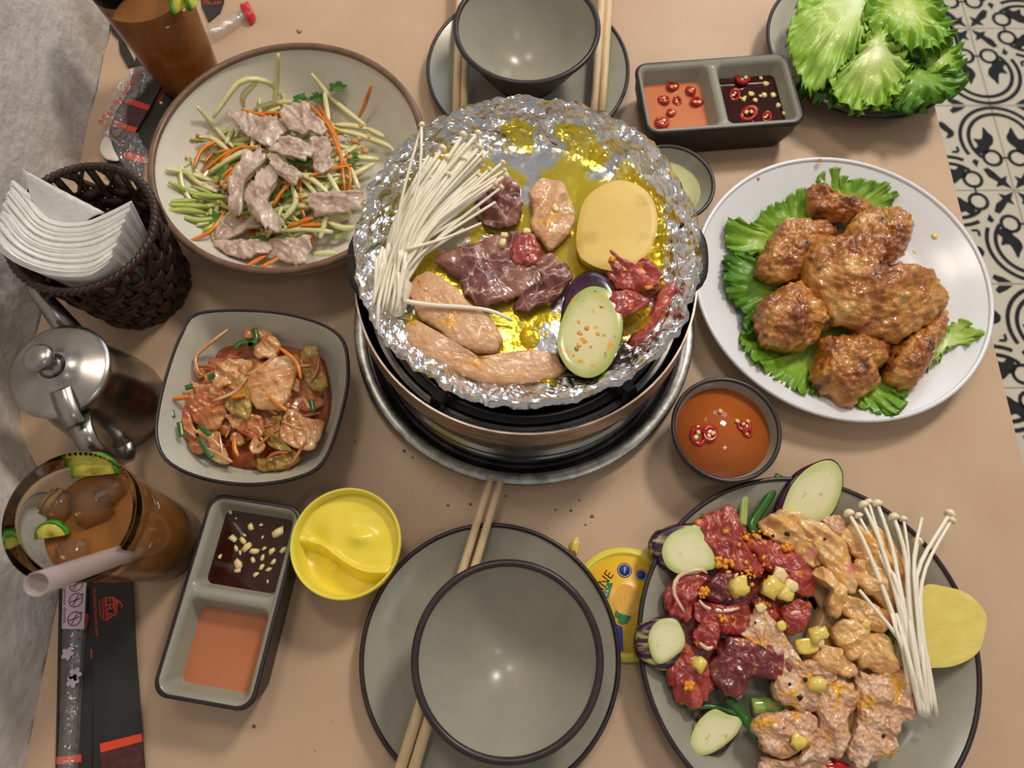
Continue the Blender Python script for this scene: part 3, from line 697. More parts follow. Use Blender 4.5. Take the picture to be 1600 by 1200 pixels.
# ---------------------------------------------------------------- stove, pan, foil
PC = Vector((0.009, 0.2287, 0))
t = thing('steel_tray', PC, 'round galvanised steel tray under the tabletop stove', 'tray')
obj('well', lathe([(0, 0.0012), (0.112, 0.0012), (0.1165, 0.003), (0.1185, 0.0100), (0.1185, 0.0092), (0.1160, 0.0006), (0.112, 0.0), (0, 0.0)], PC, 110), M['steel_dark'], t)  # well coloured darker than the rim to stand for the stove's dark reflection
obj('rim', lathe([(0.1180, 0.0100), (0.1190, 0.0112), (0.1262, 0.0118), (0.1272, 0.0108), (0.1264, 0.0098), (0.1190, 0.0094)], PC, 110, closed=True), M['steel_dull'], t)
t = thing('tabletop_stove', PC + Vector((0, 0, 0.0012)), 'round steel tabletop burner carrying the foil-lined pan', 'stove')
obj('base_drum', lathe([(0.095, 0.0013), (0.1085, 0.0014), (0.1095, 0.004), (0.1095, 0.012), (0.1082, 0.0135), (0.1082, 0.020), (0.1102, 0.0225), (0.1102, 0.026), (0.1078, 0.0285), (0.1070, 0.050), (0.1092, 0.0525), (0.1096, 0.0555), (0.1085, 0.058), (0.1080, 0.066), (0.095, 0.066), (0.090, 0.012)], PC, 110), M['steel'], t, sharp=40)
obj('outer_ring', lathe([(0.1118, 0.0655), (0.1134, 0.0660), (0.1127, 0.0760), (0.1118, 0.0852), (0.1106, 0.0852), (0.1112, 0.0760), (0.1116, 0.0670)], PC, 110, closed=True), M['steel_tan_reflect'], t, sharp=40)
obj('inner_bowl', lathe([(0.1112, 0.080), (0.1095, 0.0672), (0.1040, 0.0655), (0.1020, 0.0675), (0.0995, 0.0660), (0.0975, 0.0625), (0.0940, 0.0620), (0.0920, 0.0645), (0.0890, 0.0600), (0.080, 0.046), (0.05, 0.030), (0, 0.028), (0, 0.026), (0.085, 0.045), (0.100, 0.060), (0.1115, 0.0665)], PC, 110), M['steel_dark'], t)
for ang in (-122, -52, 20, 90, 160):
    a = math.radians(ang); d = Vector((math.cos(a), math.sin(a), 0))
    pth = [PC + d * r + Vector((0, 0, z)) for r, z in ((0.107, 0.068), (0.1035, 0.080), (0.097, 0.0825), (0.086, 0.0765))]
    obj('pot_support', tube(catmull(pth, 8, False), 0.0050, n=4), M['iron'], t, smooth=False)
obj('burner_head', lathe([(0, 0.030), (0.018, 0.030), (0.022, 0.026), (0.020, 0.014), (0, 0.014)], PC, 32), M['iron'], t)

PP = Vector((0.0100, 0.2365, 0))
PANB = 0.0725
t = thing('grill_pan', PP + Vector((0, 0, PANB)), 'black cast iron pan with two ear handles lined with foil', 'pan')
obj('body', lathe([(0, PANB + 0.012), (0.078, PANB + 0.012), (0.088, PANB + 0.0145), (0.1020, PANB + 0.0265), (0.1048, PANB + 0.0265), (0.1045, PANB + 0.0225), (0.092, PANB + 0.009), (0.076, PANB), (0, PANB)], PP, 96), M['iron'], t)
for sgn in (-1, 1):
    th0 = math.pi if sgn < 0 else 0
    P = []
    for i in range(13):
        u = -1 + 2 * i / 12
        a = th0 + u * 0.24 - (0.06 if sgn > 0 else -0.10)
        rr = 0.1010 + 0.0100 * (1 - abs(u) ** 4)
        P.append(PP + Vector((rr * math.cos(a), rr * math.sin(a), PANB + 0.0255)))
    obj('handle', tube(P, 0.0042, n=8, flat=0.75), M['iron'], t)

FLZ = 0.0905
def n3(a, f, s): return noise.noise(Vector((math.cos(a) * f, math.sin(a) * f, s)))
def foil_pt(r_s, a):
    """r_s 0..1 floor, 1..2 wall, 2..3 fold over the outside of the pan rim"""
    back = max(0.0, math.cos(a - math.radians(92)))
    pk = 0.0035 * n3(a, 2.2, 4.2) + 0.0032 * n3(a, 6, 1.2) + 0.0024 * n3(a, 15, 7.2) + 0.0035 * back ** 2
    edge_r = 0.1062 + 0.0020 * n3(a, 4, 9.0) + 0.0016 * n3(a, 11, 2.0) + 0.0010 * n3(a, 30, 3.0); edge_z = 0.1105 + pk
    if r_s <= 1: return 0.0855 * r_s, FLZ + 0.0015 * max(0.0, r_s - 0.9) * 10 * 0.3
    if r_s <= 2:
        s = r_s - 1
        return 0.0855 + (edge_r - 0.0855) * s ** 0.92, FLZ + 0.0005 + (edge_z - FLZ) * s ** 1.12
    s = r_s - 2
    return edge_r + 0.0016 * math.sin(math.pi * min(s * 1.2, 1)), edge_z - (0.0085 + 0.6 * pk + 0.003 * n3(a, 9, 5.0)) * s
NA, NRi = 420, 110
V, Fc = [], []
rs = [1.0 * (i / 34) for i in range(1, 35)] + [1 + 2.0 * i / 76 for i in range(1, 77)]
NRi = len(rs)
def crumple(x, y, z, s):
    v = Vector((x * s, y * s, z * s)); v += Vector((noise.noise(v * 0.7), noise.noise(v * 0.7 + Vector((5, 1, 2))), 0)) * 0.7
    d = noise.voronoi(v)[0]
    return d[1] - d[0]
V.append((PP.x, PP.y, FLZ))
for qi, q in enumerate(rs):
    for j in range(NA):
        a = 2 * math.pi * (j + 0.5 * (qi % 2)) / NA
        r, z = foil_pt(q, a)
        x, y = r * math.cos(a), r * math.sin(a)
        k = min(1.0, max(0.0, (q - 0.86) / 0.3))
        d = (crumple(x, y, z * 0.6, 62) - 0.3) * (0.0006 + 0.0048 * k) + (crumple(x + 3, y, z, 130) - 0.3) * (0.0002 + 0.0019 * k) + (crumple(x, y + 2, z, 26) - 0.3) * (0.0040 * k)
        if k < 1: d += (1 - k) * 0.0009 * nz(x, y, 0.4, 42)
        rr = 1 - d * 0.75 * k / max(r, 0.02)
        V.append((PP.x + x * rr, PP.y + y * rr, z + d * (0.8 if q < 2 else 0.3)))
for j in range(NA): Fc.append((0, 1 + j, 1 + (j + 1) % NA))
for i in range(NRi - 1):
    for j in range(NA):
        a0 = 1 + i * NA + j; b0 = 1 + i * NA + (j + 1) % NA
        Fc.append((a0, a0 + NA, b0 + NA)); Fc.append((a0, b0 + NA, b0))
obj('foil_liner', (V, Fc), M['foil'], label='crumpled aluminium foil lining the pan, edge folded over', cat='foil', smooth=True, sharp=20)

# melted margarine: one thin film with bare patches of foil
V, Fc = [], []; idx = {}
NG = 130; OZ = FLZ + 0.0021
def oil_on(x, y):
    r = math.hypot(x, y); a = math.atan2(y, x)
    lim = 0.085 + 0.012 * nz(math.cos(a) * 3, math.sin(a) * 3, 2.0, 1.0) + 0.009 * max(0, math.cos(a - 1.3))  # film reaches further at the back, standing for yellow reflected on the foil wall
    if r > lim: return False
    return fr(x, y, 0.37, 42, 2) > -0.34
for i in range(NG + 1):
    for j in range(NG + 1):
        x = -0.1 + 0.2 * i / NG; y = -0.1 + 0.2 * j / NG
        r = math.hypot(x, y)
        zz = OZ + max(0.0, r - 0.081) * 0.85 + 0.0002 * nz(x, y, 0, 120)
        idx[i, j] = len(V); V.append((PP.x + x, PP.y + y, zz))
for i in range(NG):
    for j in range(NG):
        x = -0.1 + 0.2 * (i + .5) / NG; y = -0.1 + 0.2 * (j + .5) / NG
        if oil_on(x, y): Fc.append((idx[i, j], idx[i + 1, j], idx[i + 1, j + 1], idx[i, j + 1]))
used = sorted({v for f in Fc for v in f}); rem = {v: k for k, v in enumerate(used)}
Vt = [V[v] for v in used]; Ft = [tuple(rem[v] for v in f) for f in Fc]
obj('melted_margarine', (Vt, Ft), M['oil'], label='yellow melted margarine pooled on the foil floor', cat='oil')
bub = [(690, 890, 9), (735, 880, 14), (770, 860, 12), (700, 930, 40), (655, 900, 8), (605, 975, 9), (770, 1105, 32), (760, 920, 10), (640, 940, 7), (720, 860, 7), (675, 860, 6), (745, 905, 7), (660, 950, 9), (780, 885, 8), (1085, 860, 26), (700, 1010, 7)]
for x, y, r in bub:
    p = WZ('A', x, y, OZ + 0.0006); rr = r / 2.35 / 2560
    obj('oil_bubble', lathe([(rr, 0.0), (rr * 0.92, rr * 0.25), (rr * 0.6, rr * 0.5), (0.0, rr * 0.6)], (p.x, p.y, OZ), 14), M['oil'], label='small bubble in the melted margarine by the eggplant', cat='bubble', group='bubbles in the margarine')

# ---------------------------------------------------------------- food on the foil
FT = FLZ + 0.0022
slab('sweet_potato_slice', 'A', [(872, 560), (905, 430), (1000, 365), (1090, 375), (1150, 430), (1170, 520), (1140, 620), (1060, 690), (960, 685), (885, 640)], FT, 0.0105, M['potato'],
     label='thick round golden sweet potato slice frying on the foil', cat='potato slice', prof=60, edge=0.93, n=64, sharp=35)
def eggplant(key, skin_pts, flesh_pts, z0, th, label, skin='egg_skin', flesh='egg', tilt=(0, 0)):
    S = [WZ(key, x, y, z0 + th * 0.5) for x, y in skin_pts]; c = sum(S, Vector()) / len(S); c.z = z0
    t = thing('eggplant_slice', c, label, 'eggplant')
    g = slab_geo(S, z0, th, prof=10, edge=0.7, n=56, seed=random.random() * 9, tilt=tilt)
    obj('skin', g, M[skin], t)
    Fp = [WZ(key, x, y, z0 + th + 0.0006) for x, y in flesh_pts]
    g = slab_geo(Fp, z0 + th * 0.55, th * 0.52 + 0.0006, prof=14, edge=0.9, n=56, k=8, seed=random.random() * 9, tilt=tilt)
    obj('flesh', g, M[flesh], t, attrs={'edge_fac': g[2]}, sharp=35)
    return t
eggplant('A', [(812, 880), (822, 810), (852, 738), (908, 697), (965, 707), (1008, 752), (1040, 850), (1040, 940), (990, 1050), (915, 1084), (840, 1050), (800, 975)],
         [(940, 747), (1000, 772), (1040, 860), (1034, 950), (985, 1050), (912, 1084), (840, 1048), (802, 970), (812, 890), (850, 803), (892, 762)], FT, 0.012, 'oval eggplant slice with dark skin frying on the foil', flesh='egg_oil')
pk = dict(cat='meat slice')
slab('pork_slice', 'A', [(250, 760), (290, 690), (340, 690), (420, 740), (480, 800), (560, 860), (600, 930), (580, 980), (500, 985), (420, 960), (360, 900), (300, 860)], FT, 0.0075, M['pork_cook'], label='oval seared pork slice under a single enoki stem on the foil', prof=6, bump=(0.0009, 140), fine=(0.0006, 420), n=80, k=16, jit=0.07, **pk)
slab('pork_slice', 'A', [(235, 880), (285, 868), (320, 925), (400, 992), (520, 1012), (600, 1005), (700, 978), (790, 988), (835, 1050), (780, 1080), (640, 1105), (500, 1085), (400, 1045), (300, 985), (240, 930)], FT - 0.0005, 0.0065, M['pork_cook'], label='long curved pork strip frying along the foil wall', prof=5, bump=(0.0010, 110), fine=(0.0006, 420), n=90, k=14, jit=0.07, **pk)
slab('beef_slice', 'A', [(345, 640), (400, 612), (480, 590), (600, 548), (690, 560), (740, 640), (745, 740), (700, 780), (610, 800), (540, 820), (470, 785), (440, 725), (400, 690)], FT, 0.0055, M['beef_cook'], drape=(.0016, 70, .5), label='large browned beef slice with pale veins amid the foil', prof=5, bump=(0.0016, 95), wave=(0.0009, 60, 0.5), n=90, k=16, jit=0.12, fine=(.0005, 420), **pk)
slab('beef_slice', 'A', [(700, 620), (780, 625), (845, 680), (852, 730), (800, 790), (745, 820), (690, 842), (645, 818), (680, 770), (740, 730), (730, 670)], FT, 0.005, M['beef_cook'], drape=(.0022, 90, 2.), label='folded grey-brown beef piece touching the large beef slice', prof=4, bump=(0.0018, 120), wave=(0.0012, 80, 2.0), n=80, k=14, jit=0.15, fine=(.0005, 420), **pk)
slab('beef_slice', 'A', [(630, 600), (690, 535), (738, 590), (735, 645), (690, 665), (640, 650)], FT + 0.006, 0.005, M['beef_raw'], label='small still-red beef scrap lying on the browned beef', prof=3, bump=(0.0016, 130), n=60, k=12, jit=0.15, fine=(.0005, 420), **pk)
slab('beef_slice', 'A', [(500, 440), (535, 370), (600, 338), (655, 365), (672, 440), (660, 500), (610, 535), (550, 520), (510, 480)], FT, 0.0055, M['beef_cook'], drape=(.0026, 85, 1.2), label='crumpled half-red beef slice beside the enoki caps', prof=4, bump=(0.0022, 110), wave=(0.0014, 75, 0.9), n=80, k=16, jit=0.14, fine=(.0005, 420), **pk)
slab('pork_slice', 'A', [(695, 400), (730, 360), (770, 345), (812, 352), (845, 410), (866, 470), (862, 525), (820, 580), (775, 612), (735, 580), (700, 520), (712, 470)], FT, 0.006, M['pork_cook'], drape=(.0022, 60, -.9), label='folded pale pork slice beside the sweet potato slice', prof=5, fine=(.0005, 420), bump=(0.0014, 120), wave=(0.0010, 55, -0.4), n=80, k=16, jit=0.05, **pk)
slab('beef_slice', 'A', [(968, 680), (985, 610), (1030, 640), (1090, 655), (1140, 645), (1185, 700), (1170, 745), (1100, 765), (1020, 752)], FT + 0.004, 0.0055, M['beef_raw'], drape=(.0028, 85, .8), label='raw red beef fold lying against the sweet potato slice', prof=3, bump=(0.0022, 120), wave=(0.0013, 85, 0.8), n=80, k=14, jit=0.16, fine=(.0005, 420), **pk)
slab('beef_slice', 'A', [(958, 825), (1000, 765), (1080, 755), (1140, 790), (1120, 820), (1060, 850), (1010, 866)], FT + 0.0085, 0.005, M['beef_raw'], label='raw red beef flap resting on the frying eggplant', prof=3, bump=(0.0018, 130), n=70, k=12, jit=0.15, fine=(.0005, 420), **pk)
slab('beef_slice', 'A', [(1065, 935), (1130, 855), (1165, 790), (1190, 745), (1242, 728), (1225, 800), (1180, 875), (1110, 950)], FT, 0.0075, M['beef_raw'], label='raw red beef strip running up the foil wall', prof=3, bump=(0.0016, 130), n=70, k=12, jit=0.05, tilt=(0.25, 0.0), **pk)
for x, y, r in ((600, 588, .0024), (607, 558, .0018), (690, 545, .0020), (795, 462, .0022)):
    p = WZ('A', x, y, FT + 0.0095)
    obj('garlic_bit', nugget_geo(p, r, x * .1, 2, .3, (1, 1.3, .8)), M['garlic'], label='pale chopped garlic bit on the meat in the foil pan', cat='garlic', group='garlic bits in the foil pan')
for x, y, z, r in ((1136, 750, .0115, .0022), (1190, 735, .0115, .0016), (1146, 655, .0115, .0014), (1003, 648, .0115, .0022), (880, 880, .0132, .0014), (910, 900, .0132, .0018), (885, 920, .0132, .0016), (900, 950, .0132, .0012), (880, 965, .0132, .0017), (925, 970, .0132, .0012), (860, 1000, .0132, .001), (950, 925, .0132, .0011), (320, 760, .0068, .0018), (300, 730, .0066, .0015)):
    p = WZ('A', x, y, FT + z)
    obj('orange_mince_bit', nugget_geo(p, r, x * .13 + y, 1, .5, (1, 1, .32)), M['zest'], label='orange minced seasoning crumb in the foil pan', cat='seasoning', group='orange crumbs in the foil pan')

# enoki on the foil
def stem_obj(parent, P, w, cap=True, capr=2.0, m='enoki', samples=9):
    P = catmull(P, samples, False)
    o = obj('stem', tube(P, [w * (1.15 - 0.3 * i / (samples - 1)) for i in range(samples)], n=6), M[m], parent)
    if cap:
        d = (P[-1] - P[-2]).normalized(); c = P[-1]
        s = d.cross(Vector((0, 0, 1))); s = s.normalized() if s.length > 1e-4 else Vector((1, 0, 0)); u = s.cross(d)
        prof = [(0.0, 1.0), (0.6, 0.8), (0.95, 0.25), (1.0, -0.15), (0.7, -0.45), (0.0, -0.45)]
        V, Fc = [], []; n = 10; rr = w * capr
        for i in range(n):
            a = 2 * math.pi * i / n
            for r, h in prof: V.append(c + (s * math.cos(a) + u * math.sin(a)) * r * rr + d * h * rr * 0.9)
        for i in range(n):
            for k in range(5): Fc.append((i * 6 + k, ((i + 1) % n) * 6 + k, ((i + 1) % n) * 6 + k + 1, i * 6 + k + 1))
        obj('cap', (V, Fc), M['enoki_cap'], o)
    return o
b0 = WZ('A', 190, 780, FT)
t = thing('enoki_bunch', b0, 'fanned white enoki bunch leaning on the foil wall', 'mushroom')
tips = [(305, 150, .136), (430, 225, .118), (510, 185, .124), (490, 260, .115), (555, 245, .116), (600, 292, .110), (608, 320, .112), (572, 370, .110), (540, 352, .106), (520, 300, .108), (470, 300, .112), (455, 190, .124), (400, 270, .12), (380, 240, .124), (530, 270, .112),
        (440, 330, .105), (480, 380, .103), (500, 345, .106), (340, 350, .118), (360, 310, .118), (420, 390, .104), (460, 440, .101), (390, 330, .112), (445, 290, .116), (515, 235, .12), (495, 215, .12)]
rnd = random.Random(5)
for i in range(84):
    bx, by = 140 + 95 * rnd.random(), 725 + 70 * rnd.random()
    if i < len(tips): tx, ty, tz = tips[i]
    else:
        tx, ty, tz = rnd.choice(tips[1:]); tx += rnd.uniform(-55, 25); ty += rnd.uniform(10, 110); tz -= 0.005 * rnd.random()
    frac = (tx - 300) / 310
    mx = bx + (tx - bx) * 0.42 - 30 + rnd.uniform(-12, 12); my = by + (ty - by) * 0.5 + rnd.uniform(-10, 10)
    zb = FT + 0.002 + 0.011 * rnd.random(); zm = max(0.5 * (zb + tz) + 0.004 * rnd.random(), FT + 0.004)
    stem_obj(t, [WZ('A', bx, by, zb), WZ('A', mx, my, zm), WZ('A', tx, ty, tz)], 0.00095 + 0.0006 * rnd.random(), cap=(i < len(tips) or rnd.random() < 0.3), capr=1.9)
stem_obj(t, [WZ('A', 140, 905, .112), WZ('A', 150, 780, .112), WZ('A', 205, 600, .118), WZ('A', 290, 380, .130), WZ('A', 303, 155, .138)], 0.0011, True, 1.8)
stem_obj(t, [WZ('A', 245, 612, .112), WZ('A', 390, 570, .108), WZ('A', 522, 515, .1045)], 0.0010, False)
g = slab_geo([WZ('A', x, y, FT + .012) for x, y in [(125, 735), (150, 690), (225, 700), (262, 720), (245, 790), (215, 838), (170, 825), (135, 790)]], FT, 0.014, prof=3, bump=(0.001, 250), n=50, k=8, seed=3)
obj('root_stump', g, M['enoki'], t)
for i in range(26):
    bx, by = 130 + 100 * rnd.random(), 740 + 90 * rnd.random()
    P = [WZ('A', bx - 12, by + rnd.uniform(10, 40), FT + .012), WZ('A', bx, by - 30, FT + .0165), WZ('A', bx + rnd.uniform(0, 40), by - 130 - 60 * rnd.random(), FT + .018 + .006 * rnd.random())]
    obj('stem', tube(catmull(P, 7, False), .0011, n=5), M['enoki'], t)
P = catmull([WZ('A', 235, 800, FT + .0112), WZ('A', 330, 815, FT + .0102), WZ('A', 470, 825, FT + .0098), WZ('A', 560, 838, FT + .0085), WZ('A', 635, 872, FT + .004)], 14, False)
obj('enoki_mushroom', tube(P, [0.0016 - 0.0005 * i / 13 for i in range(14)], n=6), M['enoki'], label='single white enoki stem lying across the seared pork', cat='mushroom')
# ---------------------------------------------------------------- fried chicken on lettuce
cz = 0.0062
lg = dict(cat='lettuce')
def chk_z(x, y):
    r = math.hypot(x - CHK.x, y - CHK.y) / CHKR
    return 0.0072 + max(0.0, r - 0.66) ** 1.3 * 0.065
leaf('lettuce_leaf', 'C', [(130, 350), (160, 320), (240, 330), (300, 270), (390, 225), (480, 180), (560, 230), (520, 330), (420, 430), (330, 470), (260, 450), (190, 450), (140, 420)], 0.012, M['lettuce'], zf=lambda x, y: chk_z(x, y) + 0.004, seed=1, base=(470, 400), ruffle=.0045, label='bright frilled lettuce leaf under the chicken by the foil pan', **lg)
leaf('lettuce_leaf', 'C', [(130, 560), (140, 460), (220, 445), (330, 520), (400, 560), (330, 640), (290, 720), (250, 800), (215, 760), (215, 690), (160, 640)], 0.012, M['lettuce_dark'], zf=lambda x, y: chk_z(x, y) + 0.005, seed=2.2, base=(380, 580), ruffle=.006, label='dark green curled lettuce leaf under the round chicken piece', **lg)
leaf('lettuce_leaf', 'C', [(190, 800), (260, 760), (330, 690), (460, 740), (620, 720), (780, 760), (860, 900), (882, 1000), (850, 1110), (785, 1138), (700, 1105), (640, 1085), (560, 1045), (450, 1040), (330, 975), (230, 890)], 0.011, M['lettuce'], zf=lambda x, y: chk_z(x, y) + 0.003, seed=3.1, base=(560, 800), ruffle=.0055, n=200, label='large frilled lettuce leaf spreading toward the orange dip bowl', **lg)
leaf('lettuce_leaf', 'C', [(500, 190), (545, 118), (610, 150), (700, 175), (800, 190), (830, 240), (760, 300), (620, 320), (520, 280)], 0.010, M['lettuce'], zf=lambda x, y: chk_z(x, y) + 0.003, seed=4.4, base=(660, 280), label='lettuce leaf under the chicken wing tip', **lg)
leaf('lettuce_leaf', 'C', [(960, 940), (1020, 800), (1090, 730), (1125, 770), (1155, 828), (1060, 850), (1010, 900)], 0.008, M['lettuce_pale'], zf=lambda x, y: chk_z(x, y) + 0.001, seed=5.3, label='pale lettuce scrap beside the chicken drumette', **lg)
fk = dict(prof=2.0, edge=0.30, jit=0.06, bump=(0.0038, 55), disp=((.0022, 130), (.0010, 340)), n=150, k=38, cat='fried chicken')
slab('fried_chicken_piece', 'C', [(505, 205), (498, 155), (520, 124), (545, 150), (570, 178), (640, 186), (730, 205), (790, 230), (770, 290), (700, 290), (620, 275), (550, 270), (512, 240)], 0.016, 0.022, M['fried'], label='fried chicken wing tip pointing over the lettuce edge', **fk)
slab('fried_chicken_piece', 'C', [(760, 420), (790, 320), (820, 240), (850, 215), (900, 225), (945, 265), (955, 305), (930, 375), (890, 445), (840, 472), (790, 455)], 0.010, 0.030, M['fried'], label='fried chicken drumette next to the bare plate', **fk)
slab('fried_chicken_piece', 'C', [(288, 460), (320, 385), (360, 330), (380, 280), (430, 262), (540, 280), (630, 300), (620, 350), (540, 420), (490, 510), (430, 532), (350, 525), (300, 500)], 0.012, 0.028, M['fried'], label='angular fried chicken piece on the bright lettuce leaf', **fk)
slab('fried_chicken_piece', 'C', [(288, 640), (330, 595), (400, 545), (470, 532), (525, 560), (600, 630), (618, 700), (560, 765), (510, 805), (430, 830), (380, 815), (310, 790), (288, 720)], 0.011, 0.030, M['fried'], label='rounded fried chicken lump on the dark lettuce', **fk)
slab('fried_chicken_piece', 'C', [(526, 910), (555, 810), (580, 762), (650, 770), (740, 742), (850, 775), (858, 850), (822, 905), (812, 960), (745, 1025), (690, 1062), (600, 1010), (532, 960)], 0.011, 0.028, M['fried'], label='squarish fried chicken piece on the large lettuce leaf', **fk)
slab('fried_chicken_piece', 'C', [(836, 900), (870, 800), (960, 720), (1060, 650), (1098, 650), (1092, 720), (1070, 785), (1030, 870), (990, 930), (955, 985), (890, 980), (842, 945)], 0.009, 0.028, M['fried'], label='long fried chicken drumette below the big wing', **fk)
t = slab('fried_chicken_piece', 'C', [(484, 430), (520, 370), (580, 335), (650, 320), (700, 270), (730, 222), (800, 192), (828, 222), (815, 290), (770, 370), (770, 430), (850, 478), (930, 492), (1025, 490), (1060, 515), (1112, 565), (1126, 605), (1090, 650), (1040, 700), (980, 735), (910, 768), (850, 772), (790, 765), (725, 740), (690, 705), (630, 700), (565, 610), (510, 530)], 0.022, 0.032, M['fried'],
         label='big bent fried chicken wing on top of the pile', prof=2.0, edge=0.25, jit=0.04, bump=(0.0050, 50), disp=((.0024, 120), (.0010, 340)), n=200, k=46, cat='fried chicken')
for i, (x, y, s) in enumerate(((1020, 368, .0032), (935, 435, .0034), (1115, 648, .0018), (280, 130, .0013), (412, 135, .0012), (538, 55, .0018), (82, 352, .0016), (145, 803, .0016))):
    p = WZ('C', x, y, 0.012); z = chk_z(p.x, p.y) - 0.0012
    p = WZ('C', x, y, z)
    obj('glaze_drop', lathe([(s, 0), (s * .8, s * .22), (0, s * .3)], (p.x, p.y, z), 14), M['peach_sauce'] if i > 2 else M['garlic_y'], label='amber glaze drop splashed on the white plate', cat='sauce drop', group='glaze drops on the white plate')

# ---------------------------------------------------------------- lettuce plate
leaf('lettuce_leaf', 'H', [(120, 170), (150, 80), (190, 0), (300, -60), (430, -50), (445, 60), (420, 190), (370, 270), (310, 340), (250, 372), (190, 362), (150, 260)], 0.034, M['lettuce_pale'], dome=0.012, zslope=(0.1, 0), seed=11, base=(400, 20), n=200, k=24, folds=.006, label='broad pale-ribbed lettuce leaf at the sauce dish side', **lg)
leaf('lettuce_leaf', 'H', [(430, 80), (470, 0), (560, -50), (700, -30), (770, 70), (795, 140), (760, 200), (690, 240), (640, 240), (560, 210), (470, 160)], 0.044, M['lettuce'], dome=0.006, seed=12, base=(600, 40), ruffle=.0105, wl=.013, n=240, k=26, folds=.007, label='tightly frilled lettuce leaf on top of the heap', **lg)
leaf('lettuce_leaf', 'H', [(305, 345), (340, 300), (400, 240), (465, 152), (520, 170), (590, 230), (640, 290), (610, 350), (560, 400), (440, 440), (370, 400)], 0.042, M['lettuce_pale'], dome=0.004, zslope=(0, 0.25), seed=13.3, base=(470, 220), ruffle=.0075, n=180, folds=.006, label='folded pale lettuce leaf in the middle of the heap', **lg)
leaf('lettuce_leaf', 'H', [(700, 200), (780, 190), (832, 200), (830, 270), (790, 310), (720, 310), (660, 260)], 0.036, M['lettuce'], dome=0.004, seed=14.1, ruffle=.008, label='small frilled lettuce tip over the plate rim by the floor tiles', **lg)
leaf('lettuce_leaf', 'H', [(560, 380), (630, 300), (690, 260), (760, 310), (840, 315), (830, 370), (770, 420), (640, 452), (580, 430)], 0.034, M['lettuce_dark'], dome=0.008, seed=15.2, base=(640, 330), ruffle=.008, folds=.006, label='dark lettuce leaf hanging at the table corner', **lg)
leaf('lettuce_leaf', 'H', [(180, 330), (260, 330), (400, 380), (540, 380), (600, 420), (560, 452), (470, 446), (360, 440), (250, 405), (195, 375)], 0.025, M['lettuce_dark'], dome=0.004, seed=16.7, ruffle=.008, n=200, label='low frilled lettuce leaf along the plate edge by the soy dip', **lg)
leaf('lettuce_leaf', 'H', [(150, 120), (300, 20), (600, -40), (770, 60), (800, 250), (640, 400), (350, 400), (200, 300)], 0.021, M['lettuce_dark'], dome=0.006, seed=17.4, n=180, label='bottom lettuce leaf under the heap', **lg)

# ---------------------------------------------------------------- papaya salad
def sal_z(x, y):
    r = math.hypot(x - SAL.x, y - SAL.y) / SALR
    return 0.0095 + 0.017 * max(0.0, 1 - (r / 0.72) ** 2) + max(0.0, r - 0.68) * 0.09
def sal_strip(name, pts, lift, w, m, label, cat, group, **kw):
    zs = []
    for x, y in pts:
        p = WZ('B', x, y, 0.025); zs.append(sal_z(p.x, p.y) + lift)
    return strip(name, 'B', pts, zs, w, m, label=label, cat=cat, group=group, **kw)
rnd = random.Random(21)
PAP = dict(label='pale shredded green papaya strip in the salad', cat='papaya strip', group='papaya strips in the salad')
CAR = dict(label='thin orange carrot strip in the salad', cat='carrot strip', group='carrot strips in the salad')
for i in range(215):
    a = rnd.uniform(0, 6.28); rr = 300 * math.sqrt(rnd.random())
    x, y = 560 + rr * 1.28 * math.cos(a), 660 + rr * 1.0 * math.sin(a)
    b = rnd.uniform(0, 3.14) if rnd.random() < .5 else rnd.uniform(-.5, .9); L = rnd.uniform(60, 130); cu = rnd.uniform(-30, 30)
    pts = [(x - L * math.cos(b), y - L * math.sin(b)), (x - cu * math.sin(b), y + cu * math.cos(b)), (x + L * math.cos(b), y + L * math.sin(b))]
    if rnd.random() < .78: sal_strip('papaya_strip', pts, rnd.uniform(-.004, .007), rnd.uniform(.0018, .0029), M['papaya'] if rnd.random() < .8 else M['cucumber'], taper=.35, **PAP)
    else: sal_strip('carrot_strip', pts, rnd.uniform(-.002, .004), rnd.uniform(.0012, .0019), M['carrot'], taper=.3, **CAR)
for pts in [[(300, 395), (400, 250), (470, 215), (560, 235), (620, 300)], [(440, 345), (440, 290), (500, 230)], [(580, 340), (592, 230), (600, 100)], [(490, 355), (580, 325), (720, 320)], [(750, 190), (850, 310), (1000, 430)], [(810, 270), (832, 410)],
            [(240, 480), (300, 490), (370, 540)], [(280, 645), (400, 570), (520, 520)], [(870, 450), (960, 470), (1100, 520), (1125, 545)], [(855, 425), (940, 430), (1010, 445)], [(690, 650), (760, 680), (830, 740)], [(660, 700), (680, 780), (620, 860)],
            [(600, 910), (720, 900), (850, 915)], [(790, 945), (822, 840)], [(760, 1015), (860, 1010)], [(830, 870), (890, 895), (950, 890)], [(820, 640), (880, 740)], [(930, 620), (970, 720)], [(1000, 440), (1085, 480)], [(950, 575), (1060, 582)], [(940, 655), (1040, 600)], [(860, 590), (960, 520)], [(340, 470), (390, 440), (360, 510)]]:
    sal_strip('papaya_strip', pts, .009, .0026, M['papaya'], taper=.5, **PAP)
for pts in [[(85, 818), (180, 815), (270, 830)], [(100, 790), (200, 795), (290, 800)], [(205, 750), (300, 770), (375, 808)], [(98, 685), (150, 712), (215, 742), (370, 755)], [(170, 848), (240, 862), (330, 850)], [(110, 778), (230, 770)], [(855, 945), (930, 890)]]:
    sal_strip('cucumber_strip', pts, .006, .0026, M['cucumber'], taper=.5, label='green-edged cucumber strip at the napkin side of the salad', cat='cucumber strip', group='cucumber strips in the salad')
